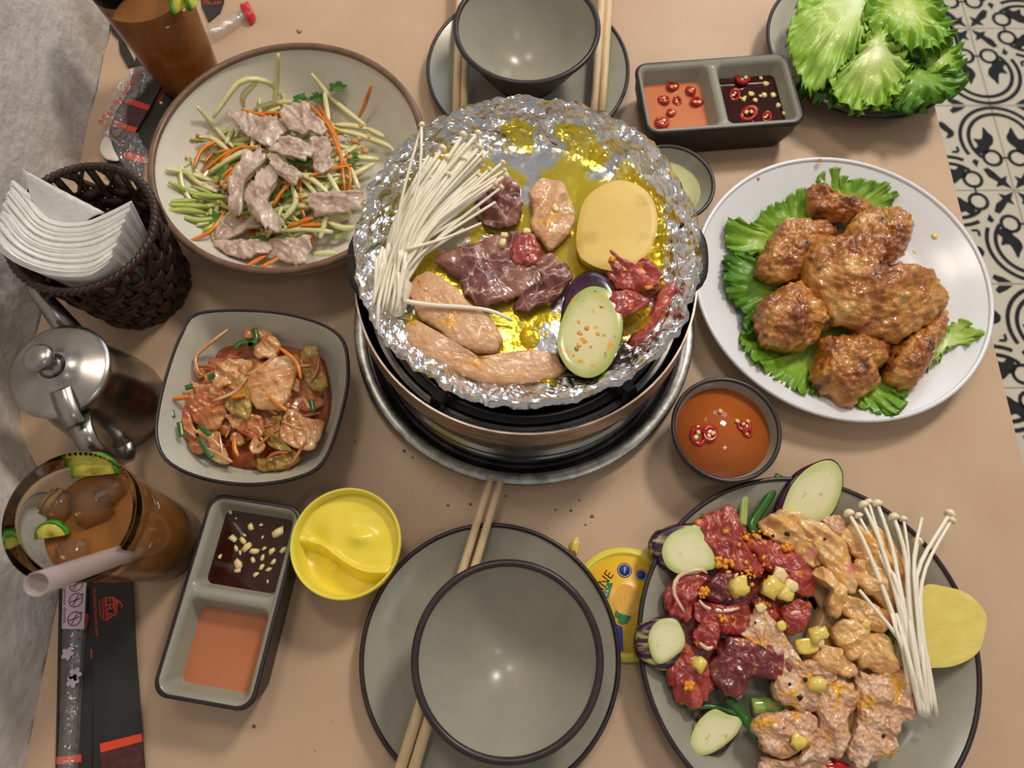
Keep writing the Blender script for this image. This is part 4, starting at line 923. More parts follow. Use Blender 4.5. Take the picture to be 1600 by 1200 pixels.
for pts in [[(720, 310), (830, 430), (880, 560), (930, 640), (922, 730)], [(780, 330), (860, 470), (890, 600), (905, 735)], [(215, 625), (250, 540), (340, 488)], [(250, 645), (340, 570), (440, 520)], [(430, 403), (520, 375), (602, 368)], [(430, 355), (520, 380), (612, 412)], [(330, 600), (420, 530), (530, 540)],
            [(970, 390), (1000, 320), (1026, 242)], [(575, 795), (610, 740), (655, 690)], [(192, 957), (290, 910), (358, 820)], [(443, 1077), (550, 1018)], [(525, 1073), (602, 1035)], [(740, 660), (840, 630), (935, 608)], [(690, 870), (760, 850)], [(700, 885), (795, 880)], [(310, 695), (390, 620)], [(350, 695), (420, 600)], [(260, 600), (300, 560), (380, 540)], [(640, 890), (740, 860)]]:
    sal_strip('carrot_strip', pts, .0105, .0017, M['carrot'], taper=.4, **CAR)
for i, (x, y) in enumerate([(690, 280), (772, 268), (320, 545), (720, 612), (930, 580), (290, 822), (500, 932), (650, 742), (350, 640), (870, 250)]):
    p = WZ('B', x, y, .03); z = sal_z(p.x, p.y) + .010; r = .0075
    pts = []
    for k in range(26):
        a = 2 * math.pi * k / 26; q = r * (0.62 + 0.38 * abs(math.cos(2.5 * a + i))) * (1 + .12 * math.sin(11 * a))
        pts.append((p.x + q * math.cos(a), p.y + q * .8 * math.sin(a)))
    g = leaf_geo([(a, b) for a, b in pts], lambda x, y: z, n=52, k=5, ruffle=.0010, th=.0004, jag=.0003, folds=.002, wl=.006, seed=i)
    obj('cilantro_leaf', g, M['herb'], label='dark green cilantro leaf in the papaya salad', cat='herb', group='cilantro in the salad')
for i in range(34):
    x, y = (rnd.gauss(930, 70), rnd.gauss(520, 45)) if i < 16 else (rnd.gauss(620, 190), rnd.gauss(720, 130))
    p = WZ('B', x, y, .03); z = sal_z(p.x, p.y) + .0095; p = WZ('B', x, y, z)
    obj('peanut_bit', nugget_geo(p, rnd.uniform(.0014, .0028), i * 1.3, 1, .5), M['peanut'], label='crushed peanut bit in the papaya salad', cat='peanut', group='peanut bits in the salad')
pork = [([(370, 375), (420, 358), (520, 390), (600, 400), (640, 450), (600, 500), (560, 540), (500, 500), (420, 440)], .014), ([(610, 385), (690, 330), (740, 335), (770, 390), (820, 430), (820, 490), (760, 470), (700, 470), (650, 450)], .0175),
        ([(560, 545), (640, 480), (740, 515), (772, 552), (720, 590), (640, 572)], .0175), ([(750, 500), (830, 490), (850, 590), (820, 662), (770, 630)], .0135), ([(385, 640), (440, 570), (520, 545), (550, 580), (490, 640), (442, 690), (442, 830), (400, 842), (365, 760)], .0155),
        ([(460, 720), (540, 630), (600, 620), (600, 680), (550, 760), (590, 850), (632, 880), (590, 932), (520, 870), (462, 800)], .0175), ([(560, 565), (620, 590), (710, 655), (700, 692), (650, 690), (580, 630)], .018), ([(728, 775), (780, 738), (900, 733), (990, 733), (975, 800), (880, 832), (770, 842)], .0145),
        ([(330, 865), (400, 850), (500, 868), (522, 890), (430, 922), (380, 950), (320, 950)], .0145), ([(302, 960), (400, 955), (550, 958), (565, 1000), (450, 1037), (350, 1007)], .013), ([(555, 962), (640, 950), (740, 938), (752, 990), (700, 1067), (620, 1042), (560, 1012)], .013), ([(150, 745), (190, 650), (230, 628), (255, 680), (322, 700), (322, 732), (230, 715), (180, 772)], .0075)]
PLAB = ['wide boiled pork slice with a curled lip', 'crumpled topmost boiled pork slice', 'pork slice under the crumpled topmost one', 'narrow pork slice beside the two long carrot strips', 'long bent pork slice', 'thick wavy pork slice next to the long bent one', 'short pork tongue joining the wavy slices', 'pork slice touching the foil pan side', 'folded pork slice above the longest flat one', 'longest flat pork slice at the salad edge', 'ragged pork slice ending the flat pair', 'thin translucent pork scrap by the cucumber strips']
for i, (pts, lift) in enumerate(pork):
    p = WZ('B', sum(a for a, b in pts) / len(pts), sum(b for a, b in pts) / len(pts), .035); z0 = sal_z(p.x, p.y) + lift - .006
    slab('boiled_pork_slice', 'B', pts, z0 + .001, .0028, M['boiled'], label=PLAB[i] + ' on the papaya salad', cat='meat slice', group='boiled pork slices on the salad',
         prof=8, edge=.5, bump=(.0016, 110), drape=(.0030, 75, i * .7), n=96, k=18, jit=.20, fine=(.0006, 420), flatbot=False)
for x, y, r in ((740, 125, .0022), (135, 435, .0012), (205, 405, .0013), (195, 600, .0012)):
    p = WZ('B', x, y, .022); obj('salad_crumb', nugget_geo((p.x, p.y, sal_z(p.x, p.y) + .0045), r, x, 1), M['peanut'], label='stray crumb on the bare inside of the salad bowl', cat='crumb', group='crumbs on the salad bowl')

# ---------------------------------------------------------------- kimchi
sauce = [WZ('F', x, y, .0172) for x, y in [(830, 230), (1000, 140), (1200, 130), (1350, 165), (1405, 330), (1390, 500), (1290, 630), (1060, 695), (930, 650), (800, 570), (735, 500), (722, 430), (765, 310)]]
g = slab_geo(sauce, .0095, .0078, prof=20, edge=.9, n=60, k=5)
obj('kimchi_liquid', g, M['kimchi_sauce'], label='red chili liquid under the kimchi', cat='sauce')
KC = dict(cat='cabbage', prof=7, edge=.45, n=84, k=16, jit=.13, fine=(.0007, 380), drape=(.0022, 85, .7))
def kim_piece(pts, z, th, m, lab, **kw):
    d = dict(KC); d.update(kw)
    return slab('kimchi_cabbage', 'F', pts, z, th, M[m], label=lab, flatbot=False, **d)
kim_piece([(860, 260), (960, 200), (1100, 220), (1280, 200), (1360, 300), (1340, 450), (1200, 560), (1000, 560), (850, 500), (790, 380)], .0175, .0042, 'cabbage_red', 'broad red-stained cabbage leaf at the bottom of the kimchi', bump=(.0018, 80), wave=(.001, 60, .3))
kim_piece([(1290, 185), (1350, 160), (1362, 220), (1395, 320), (1362, 362), (1310, 335), (1280, 250)], .024, .0042, 'cabbage_leaf', 'olive-green kimchi leaf at the stove side', bump=(.0015, 150))
kim_piece([(1048, 140), (1060, 85), (1130, 68), (1160, 110), (1195, 150), (1180, 195), (1100, 226), (1085, 190), (1120, 140), (1090, 110)], .024, .0042, 'cabbage', 'curled pale cabbage strip with scallion at the kimchi edge', bump=(.002, 110))
kim_piece([(890, 295), (960, 230), (1060, 218), (1055, 290), (960, 345), (915, 375)], .026, .0042, 'cabbage', 'wrinkled pale kimchi piece beside the white stem', bump=(.002, 140), wave=(.0012, 110, 1.0))
kim_piece([(960, 365), (1030, 280), (1062, 330), (1075, 430), (1060, 475), (980, 455)], .028, .0042, 'cabbage_leaf', 'small green kimchi leaf against the white stem', bump=(.0016, 140))
kim_piece([(795, 385), (880, 330), (965, 365), (965, 470), (900, 525), (830, 485)], .024, .0042, 'cabbage_red', 'pink-red crumpled kimchi leaf', bump=(.0024, 110), wave=(.0012, 90, 2.0))
kim_piece([(728, 485), (755, 365), (820, 300), (852, 340), (825, 470), (835, 545), (765, 555)], .022, .0042, 'cabbage_red', 'red kimchi leaf toward the steel creamer', bump=(.002, 120))
kim_piece([(845, 530), (910, 500), (960, 600), (975, 665), (900, 645)], .020, .0042, 'cabbage', 'thin kimchi stem at the kimchi bowl corner by the glass', bump=(.0015, 120))
kim_piece([(1065, 655), (1160, 640), (1250, 608), (1285, 640), (1230, 685), (1120, 698)], .018, .0042, 'cabbage_leaf', 'ruffled brownish kimchi leaf low in the red liquid', bump=(.0022, 170), wave=(.001, 160, .4))
kim_piece([(1125, 560), (1140, 480), (1200, 460), (1195, 560), (1245, 612), (1170, 605)], .023, .0042, 'cabbage_leaf', 'crinkled yellow-green kimchi leaf beside the square stem', bump=(.0024, 170))
kim_piece([(985, 480), (1060, 455), (1120, 480), (1115, 565), (1040, 545)], .024, .0042, 'cabbage_red', 'red kimchi scrap in the middle of the bowl', bump=(.002, 140))
kim_piece([(1055, 300), (1110, 248), (1200, 203), (1262, 250), (1252, 312), (1212, 412), (1130, 437), (1078, 420), (1052, 350)], .030, .0042, 'cabbage', 'large white cabbage stem piece on top of the kimchi', bump=(.0009, 80), wave=(.0007, 120, -1.2), jit=.04, drape=(.001, 50, 1.))
kim_piece([(1188, 542), (1210, 450), (1240, 433), (1310, 470), (1378, 490), (1342, 592), (1290, 607), (1220, 582)], .026, .0042, 'cabbage', 'square pale cabbage stem piece with straight ridges', bump=(.0006, 100), wave=(.0006, 190, .4), jit=.03, drape=(.0006, 50, 1.))
rk = random.Random(8)
for i in range(16):
    x, y = rk.uniform(800, 1330), rk.uniform(250, 600); s = rk.uniform(28, 55)
    pts = [(x + s * math.cos(q) * rk.uniform(.6, 1.2), y + s * .8 * math.sin(q) * rk.uniform(.6, 1.2)) for q in [k * .9 for k in range(7)]]
    d = dict(KC); d.update(jit=.2, n=48, k=9, drape=(.0016, 110, i * .5))
    slab('kimchi_shred', 'F', pts, .0235 + .003 * rk.random(), .0028, M[('cabbage', 'cabbage_leaf', 'cabbage_red')[i % 3]], flatbot=False, label='small torn kimchi cabbage shred among the larger pieces', group='kimchi shreds', **d)
for i in range(22):
    x, y = rk.uniform(780, 1340), rk.uniform(250, 640); b = rk.uniform(0, 3.14); L = rk.uniform(30, 70)
    strip('cabbage_thread', 'F', [(x - L * math.cos(b), y - L * math.sin(b)), (x + rk.uniform(-15, 15), y + rk.uniform(-15, 15)), (x + L * math.cos(b), y + L * math.sin(b))], rk.uniform(.026, .031), .0013, M['cabbage' if i % 2 else 'cabbage_red'], label='thin stained cabbage thread tangled in the kimchi', cat='cabbage', group='cabbage threads in the kimchi', taper=.5)
for pts in [[(972, 95), (880, 165), (832, 215), (850, 285)], [(905, 400), (1000, 362), (1055, 295)], [(1290, 385), (1322, 432)], [(880, 600), (960, 640), (990, 660)], [(820, 520), (900, 560), (940, 600)], [(1180, 200), (1120, 250), (1050, 290)]]:
    strip('radish_strip', 'F', pts, .034, .0015, M['cabbage'], label='pale radish strip tangled in the kimchi', cat='radish strip', group='radish strips in the kimchi', taper=.4)
for pts in [[(1190, 172), (1262, 235), (1282, 305)], [(738, 392), (805, 380)], [(1138, 375), (1180, 410), (1225, 442)], [(1000, 560), (1000, 600), (1015, 635)], [(985, 385), (1045, 375)]]:
    strip('carrot_strip', 'F', pts, .0375, .0019, M['carrot'], label='orange carrot strip in the kimchi', cat='carrot strip', group='carrot strips in the kimchi', taper=.4)
for pts in [[(850, 505), (895, 545)], [(1085, 90), (1090, 140), (1060, 165)], [(1000, 180), (1030, 150), (1080, 165)], [(765, 490), (775, 550)], [(728, 425), (735, 470)], [(850, 560), (880, 610), (905, 640)], [(1325, 395), (1335, 440)], [(885, 300), (915, 285)], [(790, 345), (820, 335)]]:
    strip('scallion_piece', 'F', pts, .0345, .0024, M['scallion'], label='dark green scallion piece in the kimchi', cat='scallion', group='scallion pieces in the kimchi', flat=.5)

# ---------------------------------------------------------------- raw meat plate
RZ = 0.0062
eggplant('D', [(552, 262), (565, 180), (612, 105), (680, 66), (750, 50), (795, 92), (800, 165), (770, 245), (720, 276), (640, 275)], [(588, 215), (620, 132), (682, 72), (752, 52), (796, 92), (801, 165), (772, 243), (720, 276), (640, 262), (590, 245)], 0.012, .011, 'large pale eggplant oval leaning over the raw meat plate rim', tilt=(0, .2))
eggplant('D', [(78, 385), (85, 335), (130, 300), (240, 284), (330, 310), (345, 430), (290, 465), (200, 478), (120, 450)], [(130, 385), (160, 325), (230, 295), (270, 300), (335, 430), (290, 462), (205, 475), (150, 445)], 0.010, .016, 'streaked purple eggplant end next to the margarine lid label badge', skin='egg_skin2')
eggplant('D', [(24, 710), (45, 660), (130, 630), (190, 640), (200, 760), (150, 835), (80, 820), (32, 780)], [(78, 725), (92, 672), (130, 642), (190, 650), (215, 740), (140, 805), (100, 795)], 0.012, .016, 'streaked purple eggplant end half covered by raw beef', skin='egg_skin2')
eggplant('D', [(236, 1105), (248, 1030), (300, 975), (380, 995), (430, 1020), (400, 1085), (350, 1145), (260, 1152)], [(236, 1105), (262, 1032), (322, 980), (380, 1000), (431, 1020), (402, 1082), (322, 1142), (262, 1150)], 0.006, .011, 'eggplant wedge lying alone on the bare plate', skin='egg_skin2')
BR = dict(cat='raw beef', prof=5, edge=.4, n=100, k=20, jit=.16, bump=(.0022, 85), fine=(.0006, 380))
def beef(pts, z, th, m, lab, **kw):
    z += th * .35; th *= .5
    d = dict(BR); d.update(kw); ang = random.random() * 3
    return slab('raw_beef_slice', 'D', pts, z, th, M[m], label=lab, drape=(.0034, 75, ang), flatbot=False, **d)
slab('raw_beef_slice', 'D', [(150, 560), (230, 480), (320, 330), (420, 300), (560, 380), (680, 500), (660, 640), (600, 700), (560, 820), (430, 880), (280, 920), (180, 860), (150, 700)], RZ, .011, M['beef_dark'], label='broad dark beef layer underneath the other raw beef', prof=5, bump=(.001, 90), n=60, k=8, cat='raw beef')
beef([(248, 315), (268, 258), (325, 240), (345, 222), (398, 222), (418, 268), (475, 335), (525, 430), (500, 478), (430, 462), (360, 432), (308, 392)], .014, .013, 'beef_raw', 'bright red raw beef curl reaching toward the scallions')
beef([(440, 345), (520, 338), (600, 362), (662, 420), (706, 482), (702, 545), (650, 562), (605, 525), (555, 485), (510, 445)], .015, .012, 'beef_raw', 'raw beef slice alongside the marinated chicken')
beef([(138, 545), (170, 492), (240, 455), (295, 462), (310, 480), (275, 525), (252, 582), (225, 645), (165, 630), (140, 590)], .013, .011, 'beef_raw', 'raw beef curl with a pale fat edge by the eggplant end')
beef([(298, 505), (345, 468), (405, 478), (398, 555), (335, 582), (290, 555)], .019, .009, 'beef_dark', 'smooth dark raw beef piece in the middle of the beef pile')
beef([(255, 575), (340, 588), (445, 590), (478, 640), (430, 692), (350, 702), (300, 692), (258, 642)], .017, .010, 'beef_raw', 'raw beef slice with white frilled fat across the beef pile')
beef([(248, 705), (285, 642), (342, 660), (332, 742), (300, 757), (262, 742)], .020, .009, 'beef_raw', 'small folded raw beef curl with a white tip')
beef([(118, 690), (165, 660), (205, 715), (262, 780), (322, 842), (312, 932), (252, 972), (195, 960), (150, 870), (135, 770)], .012, .013, 'beef_raw', 'large raw beef slice nearest the lone eggplant wedge')
beef([(318, 805), (368, 722), (440, 708), (540, 738), (602, 778), (620, 842), (565, 868), (465, 862), (435, 922), (380, 930), (330, 875)], .016, .012, 'beef_dark', 'dark maroon raw beef slice overlapping the long pork strip')
beef([(578, 600), (640, 568), (688, 585), (672, 662), (640, 702), (598, 690)], .019, .010, 'beef_raw', 'orange-seasoned raw beef curl beside the garlic')
beef([(470, 570), (560, 570), (605, 640), (560, 665), (485, 625)], .015, .009, 'beef_raw', 'raw beef scrap under the garlic chunks')
for pts, z in (([(300, 470), (270, 455), (195, 480), (175, 540), (215, 615)], .0285), ([(415, 470), (385, 510), (385, 570)], .030), ([(270, 570), (300, 600), (370, 610), (420, 600)], .0295), ([(660, 620), (620, 620), (605, 670)], .0305), ([(270, 730), (300, 752), (322, 745)], .0305), ([(380, 890), (410, 930), (430, 925)], .024), ([(130, 690), (180, 700), (190, 730), (150, 770)], .0275)):
    strip('fat_edge', 'D', pts, z - .0008, .0014, M['fat'], label='pale pink fat ribbon edging the raw beef', cat='fat', group='fat ribbons on the raw beef', taper=.5, n=6, flat=.6)
CR = dict(cat='raw meat', prof=4, edge=.35, n=100, k=20, jit=.13, bump=(.0022, 90), fine=(.0008, 360))
def chick(pts, z, th, m, lab, **kw):
    d = dict(CR); d.update(kw)
    z += th * .25; th *= .62; d['drape'] = (.0034, 68, random.random() * 3)
    w = d.pop('wave', (.0008, 90, random.random() * 3))
    return slab('raw_' + ('chicken' if m == 'chick_raw' else 'pork') + '_slice', 'D', pts, z, th, M[m], label=lab, wave=w, flatbot=False, **d)
slab('raw_chicken_slice', 'D', [(520, 290), (700, 270), (900, 300), (1040, 420), (1050, 600), (1020, 800), (1060, 900), (1000, 1060), (820, 1160), (560, 1180), (500, 1060), (640, 900), (680, 700), (720, 560), (600, 380)], RZ, .010, M['chick_raw'], label='bottom layer of marinated chicken under the meat pile', prof=5, bump=(.001, 90), n=60, k=8, cat='raw meat')
chick([(500, 285), (560, 240), (640, 232), (660, 270), (710, 345), (728, 425), (695, 450), (600, 372), (520, 332)], .013, .013, 'chick_raw', 'marinated chicken strip beside the green scallion', wave=(.0022, 60, 1.0))
chick([(640, 285), (720, 278), (800, 332), (852, 440), (855, 545), (805, 525), (745, 450), (682, 345)], .017, .012, 'chick_raw', 'pink marinated chicken strip below the top eggplant oval')
chick([(728, 262), (790, 252), (822, 300), (838, 390), (795, 345), (750, 300)], .014, .010, 'pork_raw', 'small pork flap tucked under the top eggplant oval')
chick([(805, 310), (880, 278), (985, 322), (1052, 420), (1072, 520), (1045, 590), (985, 545), (930, 455), (845, 400)], .016, .014, 'chick_raw', 'amber marinated chicken piece next to the enoki caps')
chick([(848, 450), (900, 415), (980, 468), (1015, 560), (992, 615), (930, 565), (875, 525)], .021, .010, 'chick_raw', 'translucent yellow chicken skin fold under an enoki stem')
chick([(690, 470), (740, 448), (800, 488), (825, 580), (785, 645), (748, 590), (758, 525)], .020, .011, 'chick_raw', 'curled chicken piece in the centre of the plate')
chick([(795, 545), (880, 570), (960, 600), (992, 642), (940, 692), (860, 655), (805, 610)], .020, .010, 'chick_raw', 'yellow chicken piece crossing toward the enoki')
chick([(770, 672), (830, 640), (905, 670), (902, 732), (845, 795), (785, 735)], .020, .011, 'chick_raw', 'plump chicken piece with a peppercorn by the garlic slice')
chick([(855, 770), (895, 700), (972, 698), (1015, 805), (992, 845), (920, 835), (868, 812)], .018, .012, 'chick_raw', 'glossy chicken piece above the crinkled pork')
chick([(695, 790), (755, 738), (825, 778), (865, 835), (852, 862), (770, 845)], .021, .010, 'chick_raw', 'orange chicken strip beside the garlic slice')
chick([(640, 810), (720, 785), (785, 842), (762, 905), (722, 915), (650, 860)], .018, .010, 'pork_raw', 'small pork piece with garlic between chicken and beef')
chick([(425, 690), (485, 590), (520, 600), (562, 662), (622, 742), (655, 805), (705, 872), (724, 942), (702, 1002), (630, 982), (560, 942), (545, 885), (600, 852), (612, 800), (545, 742), (455, 715)], .016, .012, 'pork_raw', 'long crinkled pork strip crossing the middle of the plate')
chick([(468, 1015), (560, 988), (680, 985), (718, 1050), (702, 1102), (600, 1162), (520, 1142), (478, 1082)], .015, .013, 'pork_raw', 'square folded pork slice nearest the scallions')
chick([(700, 945), (800, 868), (872, 900), (862, 972), (825, 1022), (825, 1122), (760, 1172), (640, 1172), (702, 1092), (722, 1022)], .017, .012, 'pork_raw', 'crumpled pork slice between the two folded pork slices')
chick([(858, 870), (940, 838), (1040, 826), (1118, 868), (1112, 932), (1082, 1002), (1005, 1082), (1012, 1150), (940, 1168), (862, 1195), (828, 1132), (872, 1012)], .015, .014, 'pork_raw', 'broad crinkled pork slice at the enoki root end')
chick([(500, 1160), (600, 1168), (700, 1112), (765, 1182), (720, 1230), (520, 1235)], .011, .012, 'pork_raw', 'pork slice at the plate front under the square slice')
slab('red_pepper_piece', 'D', [(700, 1180), (780, 1165), (850, 1195), (820, 1225), (720, 1215)], .012, .011, M['chili'], label='shiny red pepper piece under the pork', cat='pepper', prof=3)
slab('raw_potato_slice', 'D', [(1108, 522), (1190, 520), (1280, 550), (1342, 622), (1340, 690), (1310, 770), (1230, 815), (1150, 824), (1118, 812), (1105, 660)], .0225, .0045, M['potato_raw'], label='pale yellow raw potato slice overhanging the plate rim', cat='potato slice', prof=60, edge=.93, n=64, sharp=35)
for pts, w, m, lab in (([(440, 172), (437, 225), (432, 290)], .0030, 'scallion_pale', 'light green scallion stub beside the raw beef curl'), ([(572, 103), (525, 195), (465, 290), (490, 320)], .0034, 'scallion', 'long green scallion leaf sticking out by the top eggplant oval'),
                       ([(375, 935), (430, 1000), (490, 1085)], .0032, 'scallion', 'dark wet scallion leaf beside the lone eggplant wedge'), ([(468, 972), (520, 970), (580, 978)], .0058, 'scallion_pale', 'short thick pale scallion stalk under the square pork'),
                       ([(220, 978), (330, 970), (425, 1002)], .0016, 'scallion', 'thin scallion blade above the lone eggplant wedge'), ([(1000, 640), (990, 690), (982, 730)], .0032, 'scallion', 'short scallion piece between chicken and enoki')):
    strip('scallion_piece', 'D', pts, .017 if w < .005 else .012, w, M[m], label=lab, cat='scallion', n=8, flat=.7)
rnd = random.Random(33)
for x, y, r, z in ((543, 525, .0062, .031), (415, 527, .0052, .0315), (612, 520, .0042, .031), (592, 545, .0045, .031), (430, 500, .0034, .031), (572, 475, .0040, .031), (500, 600, .003, .029), (270, 812, .0045, .0275), (715, 700, .0048, .030), (712, 888, .0046, .0315), (578, 665, .0030, .0295), (720, 725, .0030, .030), (640, 1100, .0042, .031), (895, 660, .003, .031)):
    p = WZ('D', x, y, z); obj('garlic_chunk', nugget_geo(p, r, x * .07, 2, .45, (1, 1.1, .6)), M['garlic_y'] if rnd.random() < .7 else M['garlic'], label='chopped yellow garlic chunk on the raw meat', cat='garlic', group='garlic chunks on the raw meat')
slab('garlic_slice', 'D', [(635, 720), (690, 712), (722, 735), (712, 765), (660, 775), (636, 750)], .024, .006, M['garlic_y'], label='large flat garlic slice beside the plump chicken', cat='garlic', prof=8, edge=.7)
cl = [(455, 320, 45, 20), (460, 465, 40, 18), (360, 430, 30, 20), (285, 545, 14, 14), (365, 640, 16, 10), (460, 730, 18, 16), (235, 895, 14, 8), (505, 590, 20, 12), (400, 400, 90, 70), (600, 375, 20, 8), (560, 470, 60, 40)]
for i in range(150):
    cx, cy, sx, sy = cl[i % len(cl)]
    x, y = rnd.gauss(cx, sx * .7), rnd.gauss(cy, sy * .7); z = .0278
    p = WZ('D', x, y, z); obj('orange_mince_bit', nugget_geo(p, rnd.uniform(.0007, .0019), i * .77, 1, .6, (1, 1, .6)), M['zest'], label='orange minced seasoning crumb on the raw beef', cat='seasoning', group='orange crumbs on the raw beef')
for i, (x, y) in enumerate([(742, 342), (848, 425), (822, 672), (703, 704), (668, 868), (648, 935), (585, 1050), (962, 1080), (610, 885), (545, 330), (600, 322), (925, 345), (895, 425), (480, 655)]):
    p = WZ('D', x, y, .0305); obj('pepper_flake', nugget_geo(p, rnd.uniform(.0008, .0016), i, 1, .5, (1, 1, .5)), M['pepper'], label='black pepper flake on the marinated meat', cat='pepper', group='pepper flakes on the marinated meat')
b0 = WZ('D', 1110, 980, .012)
t = thing('enoki_bunch', b0, 'raw white enoki bunch lying across the potato slice and plate', 'mushroom')
STEMS = [([(1108, 1000), (1085, 800), (1030, 560), (990, 360), (938, 210)], 1), ([(1110, 1005), (1090, 820), (1060, 620), (1042, 400), (1000, 260)], 1), ([(1115, 1010), (1098, 800), (1065, 560), (1052, 380), (1036, 268)], 1), ([(1118, 1010), (1108, 830), (1088, 640), (1075, 420), (1105, 262)], 0),
      ([(1122, 1008), (1112, 800), (1090, 600), (1092, 450), (1208, 248)], 1), ([(1160, 1010), (1140, 880), (1102, 640), (1115, 460), (1215, 272)], 1), ([(1120, 1000), (1105, 760), (1082, 560), (1075, 440), (1090, 350)], 1), ([(1100, 960), (1060, 700), (980, 470), (868, 255)], 1), ([(1095, 850), (1050, 660), (1000, 480), (985, 460)], 0),
      ([(1090, 815), (1000, 690), (930, 605), (870, 532)], 0), ([(1085, 900), (1040, 650), (960, 380), (905, 203)], 1), ([(1080, 920), (1030, 640), (950, 360), (886, 214)], 1), ([(1060, 930), (1020, 700), (900, 380), (832, 247)], 1), ([(1130, 1005), (1115, 850), (1100, 680)], 0), ([(1112, 1000), (1075, 760), (1045, 560)], 0), ([(1140, 985), (1122, 800), (1098, 600), (1080, 480)], 0),
      ([(1100, 1000), (1055, 800), (1010, 620)], 0), ([(1105, 1005), (1068, 830), (1030, 680)], 0), ([(1125, 1010), (1100, 880), (1070, 700)], 0), ([(1060, 820), (1020, 720), (990, 620)], 0), ([(1048, 830), (1030, 740), (1005, 660)], 0)]
for pts, cap in STEMS:
    n = len(pts); dz = rnd.uniform(0, .004)
    zs = [.027 + .008 * math.sin(math.pi * (i / (n - 1)) * .8) + dz for i in range(n)]
    if pts[-1][0] < 960: zs[-1] = .030; zs[-2] = .0335
    if pts[-1][0] > 1080 and pts[-1][1] < 400: zs[-1] = .031
    if pts[-1] == (870, 532): zs = [.034, .036, .036, .036]
    stem_obj(t, [WZ('D', x, y, z) for (x, y), z in zip(pts, zs)], rnd.uniform(.00105, .0015), bool(cap), 2.5, samples=14)

# ---------------------------------------------------------------- bits in the dips
def chili_ring(p, r, label, group, tilt=0.3, az=0.0, name='chili_ring'):
    t = thing(name, p, label, 'chili', group)
    r *= 1.15; prof = [(r, 0), (r * .96, r * .24), (r * .7, r * .28), (r * .48, r * .12), (r * .50, -r * .16), (r * .95, -r * .2)]
    V, Fc = lathe(prof, (0, 0, 0), 16, closed=True)
    ct, st, ca, sa = math.cos(tilt), math.sin(tilt), math.cos(az), math.sin(az)
    V2 = []
    for x, y, z in V:
        y2 = y * .78; x, z = x * ct - z * st, x * st + z * ct
        V2.append((p[0] + x * ca - y2 * sa, p[1] + x * sa + y2 * ca, p[2] + z))
    obj('skin', (V2, Fc), M['chili'], t)
    for k in range(2):
        a = az + 2.2 * k; obj('seed', nugget_geo((p[0] + r * .3 * math.cos(a), p[1] + r * .3 * math.sin(a), p[2] + r * .12), r * .26, k + r * 99, 1, .2, (1, .8, .5)), M['seed'], t)
    return t
CRL = ('red chili ring floating in the coral dip', 'chili rings in the coral dip')
for x, y, r in ((1028, 338, .0056), (1098, 355, .0052), (992, 392, .0050), (1122, 398, .0056), (1045, 395, .0040), (985, 480, .0066), (1022, 440, .0044)):
    chili_ring(WZ('I', x, y, .0195), r, *CRL, tilt=.35, az=x)
for x, y, r in ((1300, 308, .0070), (1325, 445, .0072), (1270, 372, .0052), (1395, 458, .0046)):
    chili_ring(WZ('I', x, y, .0205), r, 'red chili slice floating in the soy dip by the lettuce', 'chili slices in the soy dip', tilt=.3, az=x * .1)
for x, y in ((1372, 305), (1390, 328), (1333, 368), (1290, 382), (1305, 388), (1370, 375), (1420, 372), (1440, 412), (1465, 442), (1350, 392), (1385, 372), (1310, 380)):
    p = WZ('I', x, y, .0206); obj('garlic_bit', nugget_geo(p, rnd.uniform(.0013, .0026), x, 1, .4, (1, 1, .6)), M['garlic'], label='chopped garlic bit in the soy dip by the lettuce', cat='garlic', group='garlic bits in the soy dip by the lettuce')
for x, y, r in ((455, 705, .0068), (545, 690, .0060), (815, 630, .0046), (838, 680, .0036)):
    chili_ring(WZ('O', x, y, .0240), r, 'red chili slice floating in the round orange dip', 'chili slices in the orange dip', tilt=.15, az=x * .1)
for x, y in ((628, 512), (762, 588), (842, 594), (420, 722)):
    p = WZ('O', x, y, .0246); obj('garlic_bit', nugget_geo(p, .0016, x, 1, .3, (1.2, 1, .6)), M['garlic'], label='pale garlic bit floating in the round orange dip', cat='garlic', group='garlic bits in the orange dip')
for x, y, r in ((900, 100, .0016), (922, 125, .001), (978, 160, .0028), (912, 203, .0030), (948, 212, .0026), (922, 242, .0020), (938, 260, .0016), (965, 238, .0034), (993, 252, .0034), (1032, 242, .0018), (988, 288, .0020), (1025, 278, .0020), (930, 305, .0036), (928, 328, .0022), (1000, 345, .0020), (1022, 315, .0020), (1060, 255, .0026), (1068, 295, .0022), (1085, 178, .0046), (1108, 248, .0024), (1050, 325, .0018), (1025, 200, .0012), (860, 275, .0016), (1020, 150, .0014), (955, 190, .0014), (1046, 372, .0012)):
    p = WZ('G', x, y, .0216); obj('garlic_bit', nugget_geo(p, r * .85, x + y, 1, .4, (.8, 1.3, .5)), M['garlic'], label='chopped garlic bit in the soy dip by the margarine tub', cat='garlic', group='garlic bits in the soy dip by the tub')
for dx, dy, r in ((-.016, .022, .0016), (-.012, .024, .0014), (.020, -.022, .0018)):
    obj('herb_fleck', nugget_geo((GSD.x + dx, GSD.y + dy, .0168), r, dx * 99, 1, .4, (1, 1, .4)), M['garlic'], label='pale fleck floating in the green dip', cat='garlic', group='flecks in the green dip')
